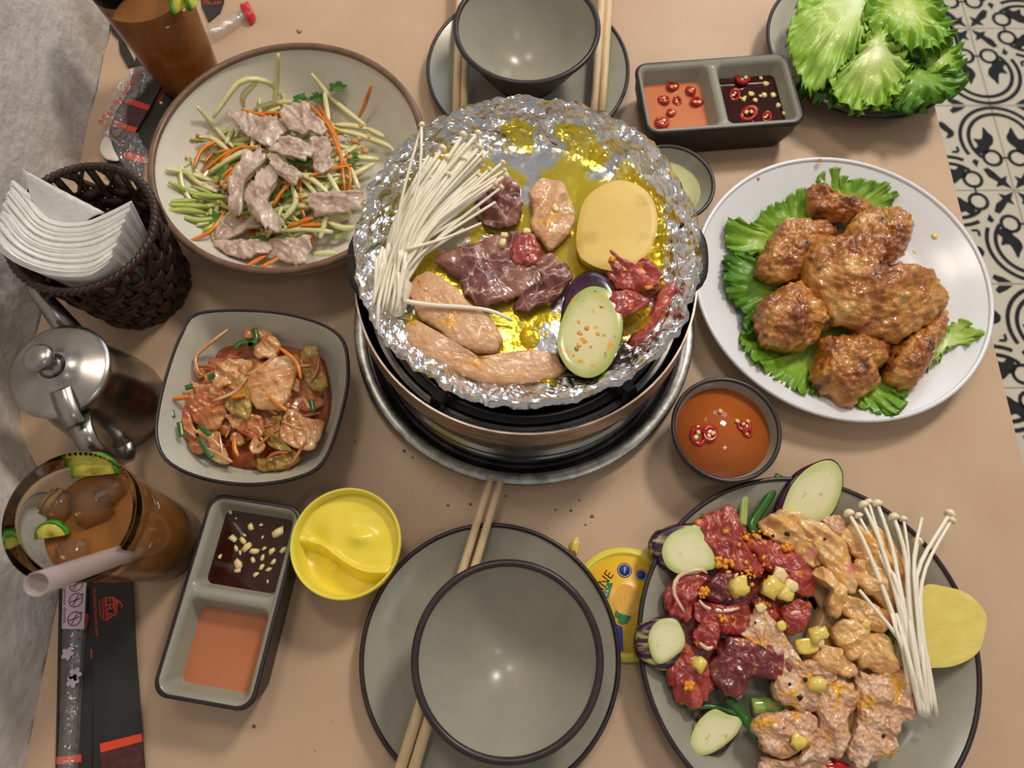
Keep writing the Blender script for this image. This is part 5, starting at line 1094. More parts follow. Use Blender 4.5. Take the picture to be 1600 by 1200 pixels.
# ---------------------------------------------------------------- chopsticks
def chopstick(p0, p1, r0, r1, label, group=None):
    P = [Vector(p0).lerp(Vector(p1), i / 6) for i in range(7)]
    return obj('chopstick', tube(P, [r0 + (r1 - r0) * i / 6 for i in range(7)], n=12), M['chop'], label=label, cat='chopstick', group=group)
def along(a, b, L):
    a, b = Vector(a), Vector(b); return a + (b - a).normalized() * L
g1 = 'pale wooden chopstick of the pair under the bowl by the margarine lid'
a, b = W(768, 744, .0182), W(627, 1197, .0182); chopstick(a, along(a, b, .235), .0024, .0040, g1, 'near chopstick pair')
a, b = W(782, 752, .0182), W(648, 1197, .0182); chopstick(a, along(a, b, .235), .0024, .0040, g1, 'near chopstick pair')
g2 = 'pale wooden chopstick of the pair at the salad side of the far bowl'
a, b = W(712, 187, .0185), W(717, 40, .0185); chopstick(a, along(a, b, .230), .0030, .0042, g2, 'far chopsticks, salad side')
a, b = W(724, 190, .0185), W(729, 40, .0185); chopstick(a, along(a, b, .230), .0030, .0042, g2, 'far chopsticks, salad side')
g3 = 'pale wooden chopstick of the pair at the sauce dish side of the far bowl'
a, b = W(928, 175, .0185), W(940, 0, .0185); chopstick(a, along(a, b, .230), .0032, .0042, g3, 'far chopsticks, sauce side')
a, b = W(941, 175, .0185), W(951, 0, .0185); chopstick(a, along(a, b, .230), .0032, .0042, g3, 'far chopsticks, sauce side')

# ---------------------------------------------------------------- margarine tub and lid
c, R = fitc(.040, 'G', [(1130, 230), (1370, 7), (1567, 200), (1350, 452), (1185, 90), (1540, 110), (1190, 370)])
t = thing('margarine_tub', c, 'open yellow plastic margarine tub beside the sauce dish', 'tub')
obj('cup', lathe([(R * .78, 0.0), (R * .80, .001), (R * .955, .035), (R, .037), (R, .0402), (R * .985, .0412), (R * .95, .0405), (R * .93, .037), (R * .80, .004), (0, .003), (0, 0)], c, 80), M['yellow'], t)
V, Fc = [], []; nr, na = 40, 90
def marg_h(x, y):
    u, v = x / R, y / R
    h = .0330
    # scooped hollow towards the near side with a curled lip, and a smooth dome
    sc = (u + .12) * .30 + (v + .28) * .95 + .10 * math.sin(3.5 * u + .6)
    k = max(0.0, min(1.0, -sc / .16 + .3)); k = k * k * (3 - 2 * k)
    h -= .0135 * k
    h += .0030 * math.exp(-((sc - .03) / .05) ** 2) * (1 if abs(u) < .75 else .4)
    h += .0042 * math.exp(-(((u - .22) / .20) ** 2 + ((v - .10) / .13) ** 2))
    h -= .0052 * math.exp(-(((u + .62) / .22) ** 2 + ((v - .08) / .30) ** 2))
    h += .0045 * math.exp(-(((u + .30) / .16) ** 2 + ((v + .42) / .20) ** 2)) * (1 + .3 * math.sin(30 * math.hypot(u + .3, v + .42)))
    return h + .0004 * fr(x, y, .2, 60, 2)
V.append((c.x, c.y, marg_h(0, 0)))
for i in range(1, nr + 1):
    for j in range(na):
        a = 2 * math.pi * j / na; r = R * .925 * i / nr; x, y = r * math.cos(a), r * math.sin(a)
        V.append((c.x + x, c.y + y, marg_h(x, y)))
for j in range(na): Fc.append((0, 1 + j, 1 + (j + 1) % na))
for i in range(nr - 1):
    for j in range(na):
        a0 = 1 + i * na + j; b0 = 1 + i * na + (j + 1) % na; Fc.append((a0, a0 + na, b0 + na, b0))
bot = len(V)
for j in range(na):
    a = 2 * math.pi * j / na; V.append((c.x + R * .8 * math.cos(a), c.y + R * .8 * math.sin(a), .0045))
for j in range(na): Fc.append((1 + (nr - 1) * na + j, bot + j, bot + (j + 1) % na, 1 + (nr - 1) * na + (j + 1) % na))
obj('margarine', (V, Fc), M['marg'], label='scooped yellow margarine filling the tub', cat='margarine')
MR = R
lc, lr = fitc(.004, 'M', [(470, 172), (520, 1075), (165, 300), (250, 245), (650, 220)])
t = thing('margarine_cover', lc, 'printed yellow margarine lid wedged between two plates', 'lid')
obj('disc', lathe([(0, .0032), (lr * .86, .0032), (lr * .88, .0046), (lr * .93, .0050), (lr * .95, .0036), (lr, .0036), (lr, .0), (lr * .97, 0), (lr * .95, .0024), (0, .0022)], lc, 72), M['yellow'], t)
obj('label_print', lathe([(0, .0035), (lr * .845, .0035), (lr * .845, .0032)], lc, 64), M['lid'], t)
lz = .0036
def lid_at(x, y): return WZ('M', x, y, .004)
def lid_rot(x0, y0, x1, y1):
    a, b = lid_at(x0, y0), lid_at(x1, y1); return math.atan2(b.y - a.y, b.x - a.x)
p = lid_at(240, 470); rot = lid_rot(300, 470, 370, 370)
tx = text_geo('MARGARINE', .0088)
w = max(v.x for v in tx[0]); e = lid_at(372, 372); d = Vector((math.cos(rot), math.sin(rot), 0))
o = e - d * w
obj('lettering', place(tx, (o.x, o.y, lz), rot), M['brown_print'], t)
for x, y, r in ((480, 355, .0049), (612, 392, .0038)):
    q = lid_at(x, y); obj('badge', lathe([(0, lz), (r, lz), (r, lz - .0003)], (q.x, q.y, 0), 32), M['blue_print'], t)
    obj('badge_ring', lathe([(r * .78, lz + .00012), (r * .86, lz + .00012)], (q.x, q.y, 0), 32), M['white_print'], t)
q = lid_at(480, 358); obj('badge_number', place(text_geo('1', .0062), (q.x, q.y, lz + .0001), -.15), M['white_print'], t)
def lid_poly(name, pts, m, dz=0.0): obj(name, flatpoly([lid_at(x, y) for x, y in pts], lz - .0003 + dz, .0004), M[m], t, smooth=False)
lid_poly('ribbon', [(345, 440), (365, 455), (392, 455), (378, 490), (352, 580), (312, 545)], 'green_print')
q = lid_at(345, 520); obj('ribbon_text', place(text_geo('VAT', .0036), (q.x, q.y, lz + .0003), lid_rot(335, 560, 358, 490)), M['white_print'], t)
lid_poly('blue_patch', [(415, 775), (465, 800), (470, 985), (455, 1000), (420, 860)], 'blue_print')
for k in range(7):
    s = 1 - k * .12; q = lid_at(495 + k * 7, 590 - k * 8)
    V, Fc = [], []
    for i in range(28):
        a = 2 * math.pi * i / 28; V.append((q.x + .0086 * s * math.cos(a), q.y + .0104 * s * math.sin(a), lz + .00012 * (k + 1)))
    obj('butter_swirl', (V, [tuple(range(28))]), M['swirl'] if k % 2 == 0 else M['lid'], t, smooth=False)
lid_poly('parsley_print', [(410, 670), (440, 690), (480, 705), (530, 715), (500, 765), (460, 772), (430, 745), (440, 725), (405, 710)], 'green_print', .0012)
q = W(898, 853, .001); obj('grease_drop', nugget_geo((q.x, q.y, .0012), .0048, 3.3, 3, .35, (1.2, .6, .45)), M['garlic_y'], label='yellow grease drop on the paper by the near plate', cat='grease drop')
for x, y, r in ((925, 807, .0013), (892, 798, .0010), (915, 820, .0008), (735, 788, .0010), (790, 775, .0008), (868, 797, .0007), (397, 1135, .0012), (1020, 965, .0006), (632, 705, .0012), (645, 715, .0009), (670, 700, .0007), (555, 690, .0007), (700, 790, .0009), (905, 782, .0008)):
    q = W(x, y, 0); obj('oil_spot', lathe([(0, .0003), (r, .0002), (r * 1.05, -.0002)], (q.x, q.y, 0), 12), M['cream_rim'], label='tiny brown oil spot on the table paper', cat='stain', group='oil spots on the paper')

# ---------------------------------------------------------------- glasses of iced tea
def tea_glass(c, label_g, label_t, level=.083, h=.115, r0=.0262, r1=.0352):
    w = .0015
    def rr(z): return r0 + (r1 - r0) * (z / h)
    prof = [(0, 0), (r0 - .002, 0), (r0, .0015), (rr(.03), .03), (rr(.06), .06), (rr(.09), .09), (r1, h - .001), (r1 - w * .5, h), (r1 - w, h - .001), (rr(.09) - w, .09), (rr(.05) - w, .05), (rr(.008) - w, .008), (0, .0075)]
    obj('drinking_glass', lathe(prof, c, 80), M['glass'], label=label_g, cat='glass')
    e = .0003
    tp = [(0, level), (rr(level) - w + e - .001, level), (rr(level) - w + e, level + .0003), (rr(.05) - w + e, .05), (rr(.0085) - w + e, .0075), (0, .0072)]
    obj('iced_tea', lathe(tp, c, 64), M['tea'], label=label_t, cat='drink')
    return rr
c = W(106, 805, .115); c.z = 0; GL = c
tea_glass(c, 'tall clear glass of iced tea beside the steel creamer', 'amber iced tea with ice and lime beside the creamer')
def lime_slice(p, r, ang, tilt, label):
    t = thing('lime_slice', p, label, 'lime')
    ct, st, ca, sa = math.cos(tilt), math.sin(tilt), math.cos(ang), math.sin(ang)
    def tr(g):
        out = []
        for x, y, z in g[0]:
            y2, z2 = y * ct - z * st, y * st + z * ct
            out.append((p[0] + x * ca - y2 * sa, p[1] + x * sa + y2 * ca, p[2] + z2))
        return out, g[1]
    def half(prof, n=26):
        V, Fc = [], []
        for i in range(n + 1):
            a = math.pi * i / n
            for q, z in prof: V.append((q * math.cos(a), q * math.sin(a), z))
        m = len(prof)
        for i in range(n):
            for k in range(m):
                k2 = (k + 1) % m; Fc.append((i * m + k, (i + 1) * m + k, (i + 1) * m + k2, i * m + k2))
        Fc.append(tuple(range(m))); Fc.append(tuple(n * m + k for k in range(m)))
        return V, Fc
    obj('peel', tr(half([(r * .88, -.0022), (r, -.0018), (r, .0018), (r * .88, .0022)])), M['lime_skin'], t)
    obj('flesh', tr(half([(0.0002, -.002), (r * .885, -.002), (r * .885, .002), (.0002, .002)])), M['lime'], t)
lime_slice(W(150, 742, .086), .0135, .1, .45, 'lime slice floating by the glass rim near the creamer')
lime_slice(W(82, 838, .086), .0095, .15, .5, 'small lime wedge floating by the straw side of the tea')
def ice_cube(p, s, ang, label):
    bm = bmesh.new(); bmesh.ops.create_cube(bm, size=1); bmesh.ops.bevel(bm, geom=bm.edges[:], offset=.12, segments=2, affect='EDGES')
    V = []
    for v in bm.verts:
        x, y, z = v.co * s; y, z = y * .95 - z * .3, y * .3 + z * .95
        V.append((p[0] + x * math.cos(ang) - y * math.sin(ang), p[1] + x * math.sin(ang) + y * math.cos(ang), p[2] + z))
    Fc = [tuple(v.index for v in f.verts) for f in bm.faces]; bm.free()
    obj('ice_cube', (V, Fc), M['ice'], label=label, cat='ice', group='ice cubes in the tea glass')
for x, y, s, a in ((150, 790, .020, .4), (95, 790, .017, 1.1), (175, 770, .014, .9), (120, 865, .016, .2)):
    ice_cube(W(x, y, .081), s, a, 'clear ice cube floating in the tea beside the creamer')
P = [Vector((-.2300, .0660, .012)), W(165, 868, .117), W(57, 913, .190)]
P = [P[0].lerp(P[2], i / 10) for i in range(11)]
P[5] = P[5]; V, Fc = [], []
vo = tube(P, .0052, n=18, cap=False); vi = tube(P, .0047, n=18, cap=False)
k = len(vo[0]); geo = (list(vo[0]) + list(vi[0]), list(vo[1]) + [tuple(i + k for i in f[::-1]) for f in vi[1]] + [(180 + i, 180 + (i + 1) % 18, k + 180 + (i + 1) % 18, k + 180 + i) for i in range(18)])
obj('drinking_straw', geo, M['straw'], label='wide frosted straw leaning out of the tea glass', cat='straw')
c = W(300, 125, 0); c.z = 0
tea_glass(c, 'tall tea glass behind the salad bowl near the wall', 'amber iced tea in the glass behind the salad', level=.092)
lime_slice(W(292, 8, .093), .0125, .9, 1.0, 'lime slice against the side of the glass behind the salad')
lime_slice(W(308, 2, .096), .010, 1.3, 1.1, 'second lime slice by the rim of the glass behind the salad')

# ---------------------------------------------------------------- steel creamer
c, R = fitc(.080, 'F', [(30, 250), (230, 70), (462, 220), (160, 470), (60, 380), (400, 120), (420, 370)])
t = thing('steel_creamer', c, 'small stainless steel creamer with hinged lid by the wall', 'creamer')
hd = Vector((.42, -.91, 0)).normalized(); sd = Vector((-.45, .89, 0)).normalized()
obj('body', lathe([(0, 0), (.030, 0), (.0335, .002), (.0352, .012), (.0345, .026), (.0315, .046), (.0285, .062), (.0280, .070), (.0298, .076), (.0285, .0762), (.0268, .070), (.0270, .062), (0, .058)], c, 72), M['steel_pot'], t)
lid = obj('lid', lathe([(0, .0865), (R * .30, .0862), (R * .34, .0845), (R * .62, .0822), (R * .90, .0795), (R * .985, .0785), (R, .0775), (R * .985, .0762), (R * .9, .0768), (0, .0790)], c, 72), M['steel_pot'], t)
obj('knob', lathe([(0, .1035), (.0055, .1030), (.0085, .1010), (.0090, .0990), (.0075, .0965), (.0045, .0945), (.0040, .0905), (.0055, .0880), (.0085, .0862), (0, .086)], c, 40), M['steel_pot'], lid)
def ribbon(path, wdir, w, th):
    P = catmull(path, 22, False); wv = Vector(wdir).normalized(); V, Fc = [], []
    for i, p in enumerate(P):
        tg = (P[min(i + 1, 21)] - P[max(i - 1, 0)]).normalized(); nn = tg.cross(wv).normalized()
        for a, b in ((-1, -1), (1, -1), (1, 1), (-1, 1)): V.append(p + wv * a * w / 2 + nn * b * th / 2)
    for i in range(21):
        for k in range(4): Fc.append((i * 4 + k, i * 4 + (k + 1) % 4, i * 4 + 4 + (k + 1) % 4, i * 4 + 4 + k))
    Fc += [(0, 1, 2, 3), (84, 85, 86, 87)]
    return V, Fc
side = Vector((-hd.y, hd.x, 0))
obj('lid_tab', ribbon([c + hd * .016 + Vector((0, 0, .0838)), c + hd * .024 + Vector((0, 0, .0830)), c + hd * .034 + Vector((0, 0, .0800)), c + hd * .0385 + Vector((0, 0, .0755))], side, .0125, .0010), M['steel_pot'], lid)
obj('handle', ribbon([c + hd * .0275 + Vector((0, 0, .066)), c + hd * .040 + Vector((0, 0, .0700)), c + hd * .052 + Vector((0, 0, .064)), c + hd * .056 + Vector((0, 0, .045)), c + hd * .052 + Vector((0, 0, .026)), c + hd * .042 + Vector((0, 0, .017)), c + hd * .033 + Vector((0, 0, .018))], side, .013, .0022), M['steel_pot'], t)
obj('rivet', nugget_geo(c + hd * .0305 + Vector((0, 0, .0715)), .0022, 1, 2, .0, (1, 1, 1)), M['steel_pot'], t)
tip = W(52, 446, .066)
sp = catmull([c + sd * .026 + Vector((0, 0, .028)), c + sd * .042 + Vector((0, 0, .040)), (c + sd * .054 + Vector((0, 0, .058))), tip], 12, False)
obj('spout', tube(sp, [.0105 - .0055 * i / 11 for i in range(12)], n=14), M['steel_pot'], t)

# ---------------------------------------------------------------- napkin basket
bh = .085
rimp = [WZ('Q', x, y, bh) for x, y in ((600, 115), (960, 400), (950, 560), (830, 730), (560, 890), (390, 890))]
c, R = fitc(bh, 'Q', [(600, 115), (960, 400), (950, 560), (830, 730), (560, 885), (330, 190)])
BK = c; rb = .0365
t = thing('napkin_basket', c, 'dark brown woven basket holding paper napkins by the wall', 'basket')
def br(z): return rb + (R - rb) * z / bh
obj('base', lathe([(0, .001), (rb * .97, .001), (rb * .97, .004), (0, .004)], c, 48), M['rattan'], t)
NS = 26
for k in range(NS):
    a = 2 * math.pi * k / NS; V, Fc = [], []
    for i in range(10):
        z = .001 + (bh - .002) * i / 9
        for da, dr in ((-.055, -.0009), (.055, -.0009), (.055, .0009), (-.055, .0009)):
            r = br(z) + dr; aa = a + da + .0 * i; V.append((c.x + r * math.cos(aa), c.y + r * math.sin(aa), z))
    for i in range(9):
        for q in range(4): Fc.append((i * 4 + q, i * 4 + (q + 1) % 4, i * 4 + 4 + (q + 1) % 4, i * 4 + 4 + q))
    Fc += [(0, 1, 2, 3), (36, 37, 38, 39)]
    obj('stake', (V, Fc), M['rattan'], t)
rows = [.0065 + .0108 * i for i in range(6)]
for i, z0 in enumerate(rows):
    V, Fc = [], []; n = NS * 6
    for j in range(n):
        a = 2 * math.pi * j / n; wob = .0013 * math.cos(NS / 2 * a + math.pi * (i % 2))
        for dz, dr in ((-.0052, -.0006), (-.0052, .0006), (.0052, .0006), (.0052, -.0006)):
            r = br(z0 + dz) + wob + dr; V.append((c.x + r * math.cos(a), c.y + r * math.sin(a), z0 + dz))
    for j in range(n):
        for q in range(4): Fc.append((j * 4 + q, ((j + 1) % n) * 4 + q, ((j + 1) % n) * 4 + (q + 1) % 4, j * 4 + (q + 1) % 4))
    obj('weaver', (V, Fc), M['rattan'], t)
for k in range(NS // 2):
    for sg in (-1, 1):
        a = 2 * math.pi * k / (NS // 2); P = []
        for i in range(6):
            z = .064 + (bh - .066) * i / 5; aa = a + sg * .30 * (i / 5 - .5); r = br(z) + sg * .0012; P.append((c.x + r * math.cos(aa), c.y + r * math.sin(aa), z))
        obj('lattice_strip', tube(P, .0024, n=4, flat=.5), M['rattan'], t)
V = []
n = 160
for tw in range(2):
    P = []
    for j in range(n):
        a = 2 * math.pi * j / n; f = a * 34 + math.pi * tw; r = R + .0012 * math.cos(f); P.append(Vector((c.x + r * math.cos(a), c.y + r * math.sin(a), bh + .0012 * math.sin(f))))
    rings = []
    for j in range(n):
        tg = (P[(j + 1) % n] - P[j - 1]).normalized(); s = tg.cross(Vector((0, 0, 1))).normalized(); u = s.cross(tg)
        rings.append([P[j] + s * .0021 * math.cos(q) + u * .0021 * math.sin(q) for q in (0, 1.05, 2.1, 3.14, 4.19, 5.24)])
    rings.append(rings[0])
    obj('braided_rim', loft(rings), M['rattan'], t)

# napkins: back (upper) arc to front (lower) arc, each a folded sheet dipping into the basket
back = [(75, 205, .122), (170, 320, .112), (250, 420, .105), (370, 470, .100), (530, 465, .098), (660, 415, .099), (820, 335, .103)]
front = [(-60, 560, .120), (20, 660, .110), (120, 725, .104), (250, 775, .098), (400, 800, .096), (560, 790, .096), (680, 705, .097)]
NN = 28
for k in range(NN):
    s = k / (NN - 1); top = []
    for (x0, y0, z0), (x1, y1, z1) in zip(back, front):
        top.append(WZ('Q', x0 + (x1 - x0) * s, y0 + (y1 - y0) * s, z0 + (z1 - z0) * s + .0010 * math.sin(k * 2.3)))
    T = catmull(top, 18, False); V, Fc = [], []
    ctr = BK
    jx = .0010 * math.sin(k * 5.1)
    for i, p in enumerate(T):
        tg = (T[min(i + 1, 17)] - T[max(i - 1, 0)]); tg.z = 0; tg.normalize(); nn = Vector((-tg.y, tg.x, 0)); th = .00072
        dn = Vector(((ctr.x - p.x) * .28, (ctr.y - p.y) * .28, -.060)); q = p + dn
        e = p + tg * jx
        for a in (e + nn * th - Vector((0, 0, .0007)), e, e - nn * th - Vector((0, 0, .0007)), q - nn * th, q + nn * th): V.append(a)
    for i in range(17):
        for m in range(5): Fc.append((i * 5 + m, i * 5 + (m + 1) % 5, i * 5 + 5 + (m + 1) % 5, i * 5 + 5 + m))
    Fc += [(0, 1, 2, 3, 4), (85, 86, 87, 88, 89)]
    obj('paper_napkin', (V, Fc), M['napkin'], label='white folded paper napkin in the curved stack in the basket', cat='napkin', group='napkins in the basket', smooth=False)
# loose folded corner behind the stack
A, B, D, E = WZ('Q', 152, 145, .128), WZ('Q', 650, 405, .086), WZ('Q', 520, 500, .082), WZ('Q', 235, 470, .094)
V, Fc = [], []; n = 14
for i in range(n + 1):
    u = i / n; l = A.lerp(B, u); r_ = A.lerp(E, min(1, u * 2)) if u < .5 else E.lerp(D, (u - .5) * 2)
    for j in range(7):
        q = l.lerp(r_, j / 6); q.z += .004 * math.sin(math.pi * j / 6) + .0004 * math.sin(i * 3 + j * 4); V.append(q)
for i in range(n):
    for j in range(6): Fc.append((i * 7 + j, i * 7 + j + 1, (i + 1) * 7 + j + 1, (i + 1) * 7 + j))
k = len(V); V += [v - Vector((.0006, .0008, .0012)) for v in V]; Fc += [tuple(i + k for i in f[::-1]) for f in Fc]
rim_i = [j for j in range(7)] + [(i * 7 + 6) for i in range(1, n + 1)] + [n * 7 + j for j in range(5, -1, -1)] + [i * 7 for i in range(n - 1, 0, -1)]
for a, b in zip(rim_i, rim_i[1:] + rim_i[:1]): Fc.append((a, b, b + k, a + k))
obj('paper_napkin', (V, Fc), M['napkin'], label='white embossed napkin corner standing up behind the stack', cat='napkin')

# ---------------------------------------------------------------- printed chopstick sleeves, wrappers, spoon
def sheet(name, key, pts, z, th, m, parent=None, **kw):
    return obj(name, flatpoly([WZ(key, x, y, z + th) for x, y in pts], z, th), M[m], parent, smooth=False, **kw)
def sleeve(key, pts, z, label, th=.0009):
    P = [WZ(key, x, y, z) for x, y in pts]; c = sum(P, Vector()) / len(P); c.z = z
    t = thing('chopstick_sleeve', c, label, 'paper sleeve')
    sheet('card', key, pts, z, th, 'black_paper', t)
    return t
def text_on(key, s, p0, p1, z, size, m, parent, name='lettering', sx=None):
    a, b = WZ(key, *p0, z), WZ(key, *p1, z); rot = math.atan2(b.y - a.y, b.x - a.x); g = text_geo(s, size)
    w = max(v.x for v in g[0]) - min(v.x for v in g[0]); f = (b - a).length / w
    m_ = (a + b) / 2
    return obj(name, place(g, (m_.x, m_.y, z), rot, f), M[m], parent, smooth=False)
# the sleeve below the tea glass
z = .0030
t = sleeve('L', [(505, 95), (775, 95), (800, 560), (832, 1000), (850, 1230), (545, 1230), (545, 600)], z, 'black paper chopstick sleeve with red restaurant logo below the tea glass')
zt = z + .00095
text_on('L', 'ERA', (641, 196), (641, 334), zt, .0072, 'red_print', t)
text_on('L', 'RESTAURANT', (604, 210), (604, 335), zt, .0028, 'red_print', t)
text_on('L', 'The Authentic Vietnamese Cuisine', (552, 148), (570, 425), zt, .0030, 'red_print', t)
def lp(name, pts, m, parent, zz, th=.00012): return sheet(name, 'L', pts, zz, th, m, parent)
lp('logo_line', [(615, 198), (621, 198), (627, 335), (621, 335)], 'red_print', t, zt)
lp('logo_line', [(580, 215), (584, 215), (590, 322), (586, 322)], 'red_print', t, zt)
lp('logo_line', [(664, 200), (676, 200), (684, 310), (672, 310)], 'red_print', t, zt)
lp('logo_roof', [(676, 208), (690, 212), (718, 240), (718, 258), (705, 262), (712, 246), (690, 226), (686, 308), (678, 306)], 'red_print', t, zt)
lp('red_band', [(585, 1058), (830, 997), (834, 1044), (590, 1110)], 'red_print', t, zt)
lp('brick_print', [(590, 1112), (834, 1048), (846, 1230), (596, 1230)], 'maroon_print', t, zt)
lp('tiny_text', [(530, 505), (538, 505), (540, 555), (532, 555)], 'red_print', t, zt)
t = sleeve('L', [(345, 150), (520, 130), (545, 560), (540, 1230), (325, 1230)], .0004, 'black paper sleeve under the film-wrapped chopsticks', .0022)
zs2 = .0027
lp('red_band', [(330, 1135), (475, 1120), (475, 1165), (330, 1180)], 'red_print', t, zs2)
lp('logo_roof', [(500, 290), (525, 300), (520, 320), (505, 385), (492, 385)], 'red_print', t, zs2)
# film-wrapped packet on top of it
a, b = WZ('L', 430, 140, .004), WZ('L', 385, 1240, .004)
t = thing('wrapped_chopsticks', (a + b) / 2, 'film-wrapped disposable chopsticks with lilac label', 'packet')
V, Fc = [], []; NL, NW = 70, 12
lt, rt, lb, rb_ = WZ('L', 362, 125, .006), WZ('L', 505, 120, .006), WZ('L', 322, 1240, .006), WZ('L', 440, 1240, .006)
for i in range(NL + 1):
    u = i / NL
    for j in range(NW + 1):
        v = j / NW; p = lt.lerp(rt, v).lerp(lb.lerp(rb_, v), u)
        p.z = .0034 + .0048 * math.sin(math.pi * v) ** .7 + .0006 * fr(p.x, p.y, 0, 160, 2); V.append(p)
for i in range(NL):
    for j in range(NW): Fc.append((i * 13 + j, i * 13 + j + 1, i * 13 + 14 + j, i * 13 + 13 + j))
obj('film', (V, Fc), M['film'], t, smooth=False)
chop_mat = M['chop']
def slim(x0, y0, x1, y1, z):
    return tube([WZ('L', x0, y0, z).lerp(WZ('L', x1, y1, z), i / 5) for i in range(6)], .0013, n=8)
lab_z = .0088
sheet('label_card', 'L', [(368, 120), (505, 115), (492, 388), (362, 384)], lab_z, .0002, 'pink_print', t)
for cx, cy in ((447, 125), (446, 216), (438, 325)):
    q = WZ('L', cx, cy, lab_z); r = .0046
    obj('pictogram_ring', lathe([(r * .86, .0004), (r, .0004)], (q.x, q.y, lab_z), 28), M['purple_print'], t)
    for da in (-.5, .35):
        obj('pictogram_stroke', place(box(0, 0, 0, r * 1.5, r * .14, .0001), (q.x, q.y, lab_z + .0004), .9 + da), M['purple_print'], t, smooth=False)
    obj('pictogram_dot', lathe([(0, .0004), (.0007, .0004)], (q.x + r * .8, q.y + r * .8, lab_z), 12), M['purple_print'], t)
text_on('L', 'common chands', (380, 130), (378, 350), lab_z + .0003, .0034, 'purple_print', t)
for cx, cy in ((395, 530), (440, 650), (425, 690)):
    q = WZ('L', cx, cy, .0098); V = []
    for i in range(30):
        a_ = 2 * math.pi * i / 30; r = .0042 * (.6 + .4 * abs(math.cos(2.5 * a_))); V.append((q.x + r * math.cos(a_), q.y + r * math.sin(a_), .0098))
    obj('blossom_print', (V, [tuple(range(30))]), M['pink_print'], t, smooth=False)

# behind the salad, near the wall
def script_marks(p0, p1, parent, z=.0018):
    """illegible red script: a row of small loops and strokes"""
    for i in range(6):
        u = i / 5; q = WZ('N', p0[0] + (p1[0] - p0[0]) * u, p0[1] + (p1[1] - p0[1]) * u, z); g = ring(0, 0, .0011, .0016, 40 * i, 40 * i + 230, 12)
        obj('script_mark', place(([(a, b * 1.5, 0) for a, b in g[0]], g[1]), (q.x, q.y, z), .5 * i), M['red_print'], parent, smooth=False)
t = sleeve('N', [(440, 545), (540, 620), (470, 770), (370, 985), (250, 1080), (260, 890), (290, 830)], .0004, 'black paper sleeve between the salad bowl and wrapper film', .0012)
script_marks((462, 560), (425, 635), t)
t = sleeve('N', [(300, 300), (395, 470), (447, 540), (350, 720), (262, 870), (225, 930), (120, 830), (160, 700), (250, 560)], .0022, 'black paper sleeve with two red bands near the wall', .0012)
for pts in ([(232, 618), (270, 620), (330, 642), (380, 660), (366, 690), (310, 672), (262, 656), (225, 645)], [(150, 755), (190, 762), (250, 785), (298, 798), (284, 830), (230, 815), (150, 785)]):
    sheet('red_band', 'N', pts, .0036, .0002, 'red_print', t)
sheet('brick_print', 'N', [(225, 648), (366, 692), (298, 796), (160, 756)], .0035, .0001, 'maroon_print', t)
t = sleeve('N', [(130, 870), (225, 930), (345, 980), (330, 1090), (220, 1120), (100, 1100)], .0022, 'black paper sleeve end with one red band by the basket', .0012)
sheet('red_band', 'N', [(212, 950), (265, 955), (355, 985), (345, 1020), (270, 1000), (215, 985)], .0036, .0002, 'red_print', t)
t = sleeve('N', [(690, -60), (840, -60), (838, 10), (815, 75), (742, 135), (700, 40)], .0004, 'black paper sleeve tip beyond the far tea glass', .0012)
script_marks((722, 15), (812, 20), t)
sleeve('N', [(122, 150), (160, 160), (215, 250), (290, 400), (240, 420), (190, 330), (180, 245), (140, 205)], .0006, 'black paper sleeve corner between the far glass and wall', .0012)
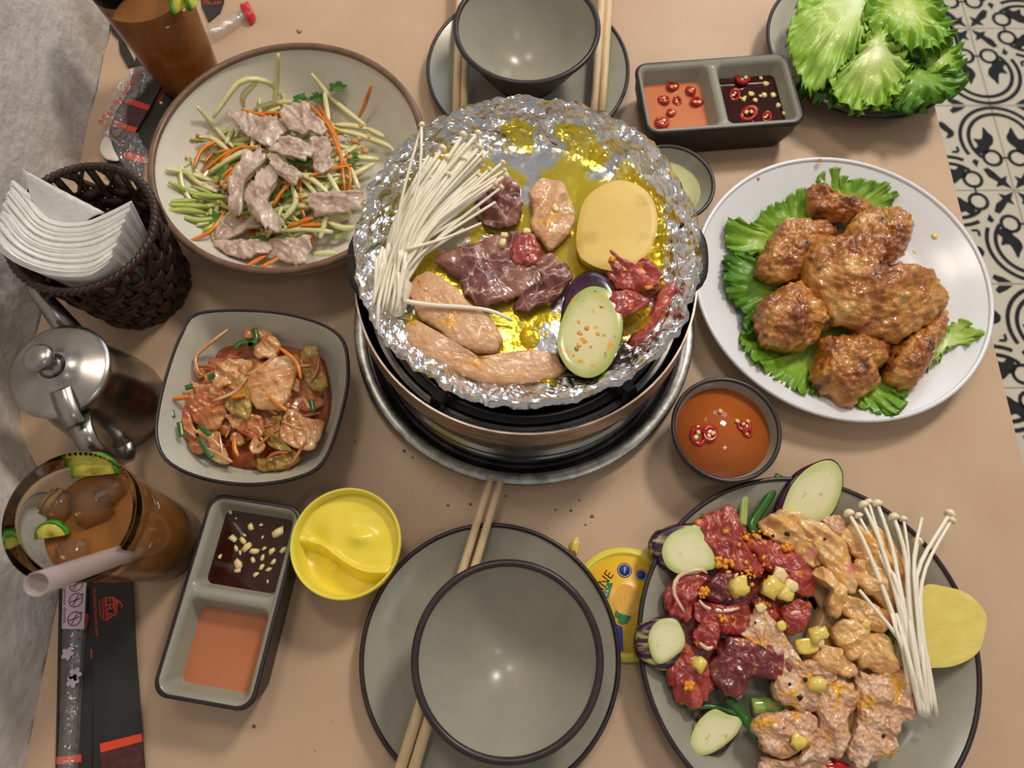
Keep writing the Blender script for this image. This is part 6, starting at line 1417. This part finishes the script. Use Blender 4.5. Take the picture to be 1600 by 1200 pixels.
def film_sheet(key, pts, z, label, amp=.0022, seed=0, n=70, k=14):
    P = [WZ(key, x, y, z + .003) for x, y in pts]
    V, Fc, S = slab_geo(P, z, .0035, prof=3, edge=.2, n=n, k=k, bump=(amp, 130), fine=(amp * .5, 330), seed=seed, jit=.05)
    return obj('film_wrapper', (V[:1 + n * k], [f for f in Fc if max(f) < 1 + n * k]), M['film'], label=label, cat='wrapper', smooth=False)
w1 = film_sheet('N', [(325, 400), (390, 470), (330, 570), (240, 650), (220, 780), (130, 840), (45, 820), (80, 700), (130, 560), (220, 450)], .0045, 'clear crinkled wrapper film with red print against the wall', seed=4)
w1_loc = w1.location.copy()
rp = random.Random(4)
for i in range(11):
    u = i / 10; x, y = 75 + 240 * u + rp.uniform(-6, 6), 770 - 310 * u + rp.uniform(-8, 8)
    q = WZ('N', x, y, .0086)
    g = ring(0, 0, .0011, .0019, 0, 300 if i % 2 else 360, 14)
    obj('red_print_mark', place(([(a, b * 1.3, 0) for a, b in g[0]], g[1]), (q.x, q.y, .0088), .9 + rp.uniform(-.4, .4)), M['crimson'], w1, smooth=False)
film_sheet('N', [(140, 800), (280, 815), (320, 880), (362, 965), (330, 1090), (250, 1085), (190, 1010), (140, 900)], .0040, 'clear film sleeve lying over the red-banded paper by the basket', seed=9)
t = slab('plastic_spoon', 'N', [(60, 935), (72, 880), (100, 848), (130, 870), (150, 930), (182, 998), (140, 1003), (90, 985)], .0042, .0022, M['spoon'], label='white plastic spoon bowl under the wrapper film', cat='spoon', prof=6, edge=.5)
# clear straw wrapper with a twisted red end
a, b = WZ('N', 760, 205, .0055), WZ('N', 960, 85, .0055)
t = thing('straw_wrapper', (a + b) / 2, 'clear twisted wrapper with a crimson end beyond the salad bowl', 'wrapper')
P = [a.lerp(b, i / 9) for i in range(10)]
obj('film_tube', tube([p + Vector((0, 0, .0006 * math.sin(i * 2))) for i, p in enumerate(P)], [.0075, .0078, .0074, .0077, .0072, .0074, .0070, .0066, .0058, .0035], n=14, flat=.6), M['film'], t)
obj('crimson_end', slab_geo([WZ('N', x, y, .006) for x, y in [(935, 35), (965, 12), (995, 8), (1002, 55), (1032, 85), (1015, 120), (992, 128), (965, 85)]], .001, .008, prof=3, bump=(.002, 160), n=40, k=8), M['crimson'], t)
